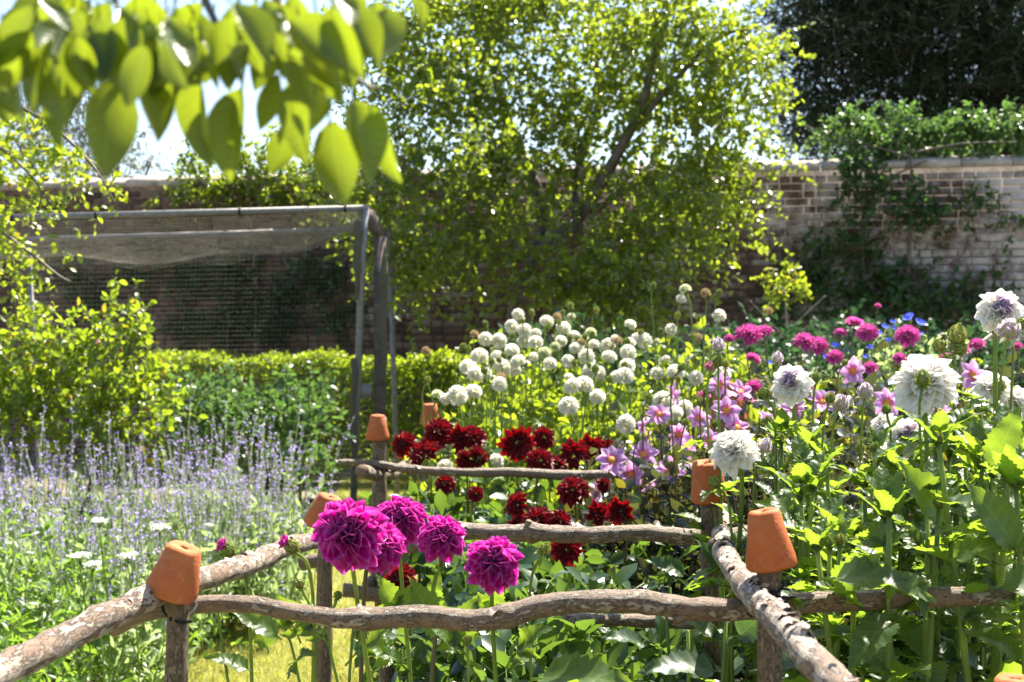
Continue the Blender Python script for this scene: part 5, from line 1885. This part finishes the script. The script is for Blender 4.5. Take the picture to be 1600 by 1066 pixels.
PINK = [(956, 720, 4.2, 44, (.1, -.9, .5)), (1005, 711, 4.25, 40, (.2, -.8, .6)), (1059, 679, 4.3, 32, (.4, -.9, -.1)), (1074, 701, 4.35, 40, (-.1, -.3, .95)), (1005, 666, 4.6, 24, (-.8, -.3, .4)), (1010, 682, 4.6, 22, (.8, -.3, -.3)),
        (1050, 617, 5.0, 34, (.9, -.35, .2)), (1135, 642, 3.6, 40, (.15, -.9, .4)), (1133, 615, 3.75, 34, (.3, -.2, .9)), (1018, 754, 4.1, 36, (.5, -.2, -.6)), (931, 769, 4.0, 36, (.92, -.35, 0)),
        (1386, 630, 3.6, 40, (.1, -.95, .2)), (1519, 587, 3.8, 42, (.2, -.85, .3)), (1332, 580, 4.6, 38, (.1, -.8, .1)), (1285, 628, 3.9, 40, (-.2, -.6, .6)), (1240, 640, 4.0, 34, (-.3, -.5, .7)), (1428, 640, 3.9, 34, (0, -.5, .8)), (1200, 655, 4.2, 32, (.2, -.4, .8)), (1470, 640, 4.0, 30, (-.2, -.4, .9)), (1152, 668, 3.62, 36, (.3, -.6, .6)), (1124, 603, 3.7, 34, (-.3, -.7, .5)), (1158, 612, 3.65, 34, (.4, -.5, .6)), (1030, 648, 4.3, 34, (-.2, -.7, .6)), (1092, 655, 4.1, 34, (.2, -.8, .4)), (1108, 690, 3.95, 36, (-.1, -.8, .5)), (985, 742, 4.05, 36, (.2, -.8, .3)), (1048, 735, 4.0, 38, (-.2, -.8, .5)), (1084, 728, 3.95, 34, (.3, -.6, .6))]
PINK = [(a, b_, D - (.25 if a < 1100 and D > 4.15 else .05), di, x_) for a, b_, D, di, x_ in PINK]
h3 = [tuple(P(a, b_, D)) for a, b_, D, _, _ in PINK]
ka, kc = group_heads(h3, 6, 8)
order = np.argsort(kc[:, 0])
pk = ['leftmost pink single dahlia plant touching the red dahlias', 'pink single dahlia plant over dark foliage left of the terracotta pot', 'pink single dahlia plant in front of the tall hidden pot', 'pink single dahlia plant right of the nodding white bloom', 'pink single dahlia plant behind the mauve buds', 'rightmost pink single dahlia plant behind the broadest white bloom']
for r_, j in enumerate(order):
    idx = np.where(ka == j)[0]
    if not len(idx):
        continue
    bx, by = kc[j]
    t = Thing('single_dahlia', pk[r_], 'dahlia', (bx, by, gz), 'pink single dahlias')
    tops = []
    for i in idx:
        px, py, D, dia, ax = PINK[i]
        pos = P(px, py, D)
        Rr = dia * D / FPX / 2 * 1.2
        bb = np.array([bx + (pos[0] - bx) * .5 + rng.normal(0, .03), by + (pos[1] - by) * .5, gz])
        stem(t, bb, pos, ax, Rr * .15, .004, .0024, 'stem_brown', 6)
        pink_head(t, pos, ax, Rr, i)
        tops.append(pos)
        bp = pos + np.array([rng.normal(0, .06), rng.normal(0, .05), rng.uniform(-.02, .07)])
        bud(t, bb, bp, (rng.normal(0, .4), -.2, 1), .010, False, 'stem_brown', .003)
    mass_foliage(t, (bx, by), tops, 320, .045, 'bronze_leaf', T_leaf, .15, .14, .11, 'stem_brown')
# bronze foliage plants around them
for i, (px, D, top, lab) in enumerate([(1060, 4.45, 750, 'dark bronze leaved dahlia plant with yellowing leaves left of the pots'), (1040, 4.0, 800, 'dark bronze leaved dahlia plant between the red dahlias and the pots'), (1330, 4.3, 690, 'dark bronze leaved dahlia plant behind the white ones'), (1480, 4.4, 680, 'dark bronze leaved dahlia plant at the far right'), (1210, 4.4, 690, 'dark bronze leaved dahlia plant behind the orange pot')]):
    b = np.array([(px - 800) * D / FPX, D, gz])
    t = Thing('bronze_dahlia', lab, 'dahlia', b, 'bronze leaved dahlias')
    tops = []
    for q in range(5):
        e = P(px + rng.normal(0, 55), top + rng.normal(0, 25), D + rng.normal(0, .12))
        base = b + np.array([rng.normal(0, .05), rng.normal(0, .05), .01])
        t.tube('stem', [base, (base + e) / 2 + rng.normal(0, .02, 3), e], [.0045, .0035, .002], 'stem_brown', 6, 0, 0, True, 10)
        tops.append(e + np.array([0, 0, .05]))
    mass_foliage(t, b, tops, 420, .045, 'bronze_leaf', T_leaf, .15, .02, .10, 'stem_brown')

# --- magenta dahlias at the back right
MAG = [(1170, 523, 5.8, 46), (1192, 520, 5.9, 34), (1258, 535, 5.6, 40), (1278, 540, 5.7, 36), (1336, 506, 6.0, 34), (1355, 520, 5.9, 38), (1314, 520, 6.0, 22), (1418, 525, 5.7, 42), (1304, 558, 5.2, 30), (1177, 560, 5.2, 26), (1527, 538, 5.4, 28), (1140, 529, 6.0, 18),
       (1177, 605, 4.7, 30), (1166, 624, 4.6, 26), (1113, 573, 5.4, 24), (1503, 547, 5.2, 28), (1589, 541, 5.2, 20), (1220, 585, 5.0, 24), (1480, 560, 4.9, 26), (1360, 575, 5.0, 26), (1372, 478, 6.0, 12), (1100, 617, 4.8, 22), (1260, 600, 4.6, 26), (1405, 560, 5.2, 24)]
h4 = [tuple(P(a, b_, D)) for a, b_, D, _ in MAG]
ka, kc = group_heads(h4, 7, 4)
order = np.argsort(kc[:, 0])
mg = ['leftmost magenta dahlia plant next to the white pompons', 'magenta dahlia plant above the nodding white bloom', 'magenta dahlia plant low between pompons and white blooms', 'magenta dahlia plant left of the cornflowers', 'magenta dahlia plant among the blue cornflowers', 'magenta dahlia plant right of the cornflowers', 'rightmost magenta dahlia plant below the tallest white bloom']
for r_, j in enumerate(order):
    idx = np.where(ka == j)[0]
    if not len(idx):
        continue
    bx, by = kc[j]
    t = Thing('magenta_dahlia', mg[r_], 'dahlia', (bx, by, gz), 'magenta dahlias at the back')
    tops = []
    for i in idx:
        px, py, D, dia = MAG[i]
        pos = P(px, py, D)
        Rr = dia * D / FPX / 2 * 1.08
        ax = np.array([rng.normal(0, .35), -.5 + rng.normal(0, .25), .85])
        bb = np.array([bx + (pos[0] - bx) * .5 + rng.normal(0, .03), by + (pos[1] - by) * .5, gz])
        stem(t, bb, pos, ax, Rr * .15, .004, .0026, 'stem_brown', 6)
        t.add('flower_head', HEAD_MAG[i % 3], pos, axis_frame(ax) * Rr)
        tops.append(pos)
    mass_foliage(t, (bx, by), tops, 330, .06, 'bronze_leaf' if r_ % 2 else 'pompon_leaf', T_leaf, .15, .16, .14, 'stem_brown')

# --- cornflowers
T_ray = strip(2, 2, lambda t: .05 + .20 * t, lambda t, u: .04 * math.sin(3 * u), .2, .6)


def corn_head():
    s = Soup()
    a = np.arange(12) * 2 * np.pi / 12
    d = np.stack([np.cos(a), np.sin(a), np.full(12, .45)], 1)
    s.inst(T_ray, np.zeros((12, 3)), frames(d, np.tile([0, 0, 1.0], (12, 1))), np.full(12, .95))
    d2 = np.stack([np.cos(a) * .4, np.sin(a) * .4, np.full(12, 1.0)], 1)
    s.inst(T_ray, np.zeros((12, 3)), frames(d2, np.stack([-np.cos(a), -np.sin(a), np.full(12, .2)], 1)), np.full(12, .55))
    V, F = ball(.26, 8, 6, 1.4, (0, 0, -.2))
    s.raw(V, F, .5, 1)
    return s.mesh('cornflower_head', ['blue', 'bud'], True)


CH_ = corn_head()
for k, (grp, lab) in enumerate([([(1421, 500, 22), (1436, 508, 22), (1400, 515, 16), (1428, 530, 14), (1440, 525, 12)], 'blue cornflower plant standing highest behind the magenta dahlias'),
                                ([(1382, 513, 15), (1372, 522, 13), (1395, 505, 12), (1388, 535, 14), (1360, 545, 13)], 'blue cornflower plant between two magenta dahlias'),
                                ([(1305, 543, 16), (1352, 560, 14), (1200, 568, 12), (1290, 560, 12), (1320, 550, 13)], 'blue cornflower plant low beside the left magenta dahlias')]):
    D = 6.3 - .15 * k
    b = np.array([np.mean([P(x, y, D)[0] for x, y, _ in grp]), D, gz])
    t = Thing('cornflower', lab, 'cornflower', b, 'blue cornflowers')
    tops = []
    for x, y, dia in grp:
        pos = P(x, y, D + rng.normal(0, .08))
        ax = (rng.normal(0, .3), -.4, .9)
        Rr = dia * D / FPX / 2 * 1.15
        stem(t, b + rng.normal(0, .02, 3) * [1, 1, 0], pos, ax, Rr * .3, .003, .0018, 'stem', 5)
        t.add('flower_head', CH_, pos, axis_frame(ax) * Rr)
        tops.append(pos)
    mass_foliage(t, b, tops, 160, .06, 'pale_leaf', T_leaf_n, .1, .06, .08)

# bamboo stick leaning at the back right
t = Thing('bamboo_cane', 'thin grey cane leaning beyond the white dahlias at right', 'cane', (P(1452, 620, 5.6)[0], 5.6, gz))
t.tube('cane', [np.array([P(1452, 620, 5.6)[0] - .35, 5.6, gz - .05]), P(1508, 556, 5.6), P(1550, 523, 5.6)], .008, 'flake', 8)

# ================================================================== LEFT BORDER
# lavender mass: thin stalks with whorls of florets
s = Soup()
n = 1450
lx = np.concatenate([rng.uniform(-3.6, -1.25, n - 200), rng.uniform(-1.5, -1.0, 200)])
ly = np.concatenate([rng.uniform(4.9, 8.5, n - 200), rng.uniform(6.2, 7.4, 200)])
hz = np.clip(rng.normal(.60, .15, n) + (ly - 6) * .01, .35, 1.0)
lean = rng.normal(0, .15, (n, 2))
T_stalk = tube(np.array([(0, 0, 0), (0, .5, .02), (0, 1, 0)]), [.0028, .0024, .0014], 3)
T_st = Tmpl(T_stalk[0], [tuple(f) for F in T_stalk[1] for f in F])
# stalk template has width fixed for length 1; scale x,z separately
d = np.stack([lean[:, 0], lean[:, 1], np.ones(n)], 1)
fr = frames(d, rand_dirs(n, 0))
sc = np.stack([np.ones(n), hz, np.ones(n)], 1)
base = np.stack([lx, ly, np.full(n, .04)], 1)
s.inst(T_st, base, fr, sc, None, 1)
dn = d / np.linalg.norm(d, axis=1, keepdims=True)
for w in range(20):                               # florets in whorls near the top
    whorl = w // 5
    f = hz - whorl * rng.uniform(.035, .055, n) - rng.uniform(0, .02, n)
    keep = rng.random(n) < (.85 - whorl * .2)
    p = base + dn * f[:, None]
    dd = rng.normal(0, 1, (n, 3)) + np.array([0, 0, .25])
    s.inst(T_round, (p + dd / np.linalg.norm(dd, axis=1, keepdims=True) * .005)[keep], frames(dd, rand_dirs(n, 0))[keep], rng.uniform(.008, .014, n)[keep], None, 0)
for w in range(13):                               # narrow grey green leaves low down
    f = hz * rng.uniform(.08, .62, n)
    p = base + dn * f[:, None]
    dd = rng.normal(0, .6, (n, 3)) + np.array([0, 0, .7])
    s.inst(T_leaf_n, p, frames(dd, rand_dirs(n, .3)), rng.uniform(.04, .08, n), None, 2)
props(link(bpy.data.objects.new('lavender', s.mesh('lavender', ['lavender', 'stalk_mass', 'pale_leaf']))), 'hazy mass of pale violet lavender in the left border', 'lavender', None, 'stuff')

# low green foliage in front of it
s = Soup()
n = 2300
x = rng.uniform(-3.0, -1.34, n)
y = rng.uniform(3.6, 5.9, n)
h = np.clip(rng.normal(.36, .10, n), .08, .62) * np.clip((-1.30 - x) / .35, .2, 1)
p = np.stack([x, y, .05 + h * rng.random(n) ** .5], 1)
twig_leaves(s, p, rng.normal(0, .7, (n, 3)) + [0, 0, .9], .10, 5, .052, T_leaf_n, 0, .0016, 1, .6, -.2)
m2 = 900
x = rng.uniform(-4.0, -1.15, m2)
y = rng.uniform(5.4, 8.6, m2)
p = np.stack([x, y, rng.uniform(.05, .30, m2)], 1)
twig_leaves(s, p, rng.normal(0, .7, (m2, 3)) + [0, 0, .9], .10, 5, .05, T_leaf_n, 0, .0016, 1, .6, -.2)
props(link(bpy.data.objects.new('border_foliage', s.mesh('border_foliage', ['bed_leaf', 'stalk_mass']))), 'bright low leafy ground cover in the left border', 'ground cover', None, 'stuff')

# flat white umbels
UM = [(155, 812, 4.6, 30), (250, 822, 4.7, 42), (125, 866, 4.3, 46), (200, 866, 4.4, 36), (145, 880, 4.2, 34)]
ul = ['small white flat flower head at the top left of the white umbels', 'wide white flat flower head left of the tilted pot, highest on the right', 'broad white flat flower head at far left', 'white flat flower head between the others, just left of the pot', 'lowest white flat flower head in the left border']
for i, (px, py, D, dia) in enumerate(UM):
    pos = P(px, py, D)
    t = Thing('umbel_flower', ul[i], 'flower', (pos[0] + .02, D + .02, .045), 'white umbels in the left border')
    t.tube('stem', [t.base, (t.base + pos) / 2 + [.02, 0, 0], pos - [0, 0, .03]], [.003, .0025, .002], 'stem', 6, 0, 0, True, 10)
    Rr = dia * D / FPX / 2 * .8
    s = Soup()
    n = 90
    a, q = rng.random(n) * 6.283, np.sqrt(rng.random(n)) * Rr
    pp = np.stack([np.cos(a) * q, np.sin(a) * q, rng.normal(0, .0025, n) - .15 * q * q / Rr], 1)
    s.inst(T_round, pp, frames(rand_dirs(n, 0), rand_dirs(n, 2.0)), np.full(n, .009), None, 0)
    for k in range(14):
        a = k * .4488
        e = np.array([math.cos(a), math.sin(a), 0]) * Rr * (.8 if k % 2 else .4)
        s.raw(*tube(np.array([(0, 0, -.03), e * .6 + [0, 0, -.012], e - [0, 0, .003]]), .0008, 3), mi=1)
    t.add('umbel', s.mesh('umbel', ['umbel', 'stalk_mass']), pos)

# ================================================================== PEAR BRANCH OVERHEAD
ptree = Thing('pear_tree', 'pear branch with broad backlit leaves hanging in at top left, close up', 'tree', (-1.15, .55, 0))
limbs(ptree, [([(-1.15, .55, -.05), (-1.13, .56, .8), (-1.10, .58, 1.5), (-1.02, .62, 1.85)], .06, .035),
              ([(-1.05, .61, 1.7), (-.8, .75, 1.78), P(-60, -70, .92), P(150, -60, .93), P(320, -45, .94), P(470, -40, .94), P(650, -50, .95)], .016, .004),
              (PL((410, -45, .94), (440, 10, .92), (480, 70, .90), (540, 115, .90), (590, 140, .90)), .0030, .0015),
              (PL((150, -60, .93), (180, 0, .92), (200, 70, .91)), .0028, .0014), (PL((20, -66, .92), (40, 10, .92), (60, 80, .91)), .0028, .0014), (PL((300, -46, .94), (330, 20, .92), (370, 90, .91), (420, 100, .9)), .0028, .0014)], 91, 'tree_bark', 'twig', 7)
PEAR = [((20, 50), (35, 160)), ((75, 60), (95, 165)), ((100, 100), (95, 200)), ((150, -10), (165, 105)), ((190, 75), (160, 232)), ((205, 90), (235, 190)), ((240, -20), (252, 135)), ((300, -20), (312, 95)), ((335, 5), (338, 100)),
        ((285, 65), (305, 130)), ((305, 80), (325, 214)), ((385, 95), (362, 238)), ((425, 20), (405, 112)), ((410, 55), (350, 95)), ((440, 85), (430, 180)), ((478, 75), (480, 212)), ((490, -5), (522, 125)), ((525, 0), (550, 95)), ((585, -25), (585, 65)),
        ((605, -20), (600, 88)), ((640, -20), (655, 28)), ((545, 120), (570, 245)), ((575, 130), (612, 248)), ((510, 150), (530, 282)), ((462, 170), (440, 250)), ((120, -20), (100, 75)), ((45, -20), (25, 70)), ((5, 10), (0, 110)), ((75, -10), (60, 90)),
        ((210, -10), (200, 60)), ((270, -15), (280, 70)), ((375, -20), (370, 60)), ((450, -20), (445, 70)), ((550, -30), (560, 20)), ((100, 30), (130, 120)), ((-10, 70), (10, 150)), ((180, -20), (150, 60)), ((350, 60), (300, 110)), ((230, 40), (215, 140)), ((460, 60), (520, 110)), ((500, 95), (470, 190)), ((260, 20), (280, 110)), ((60, 20), (20, 110))]
PEAR += [((x, y), (x + int(rng.normal(0, 38)), y + int(rng.uniform(60, 125)))) for x, y in zip(rng.uniform(-30, 540, 62), rng.uniform(-45, 50, 62))]
for i, (b, e) in enumerate(PEAR):
    D = .83 + rng.uniform(-.06, .10)
    pb, pe = P(b[0], b[1], D), P(e[0], e[1], D + rng.uniform(-.02, .02))
    d = pe - pb
    nr = np.array([rng.normal(0, .8), -1.0, rng.normal(.35, .5)])
    me = LEAF_P[i % 5]
    f = frames(d[None], nr[None])[0] * np.linalg.norm(d) * 1.32
    ptree.add('leaf', me, pb, f)
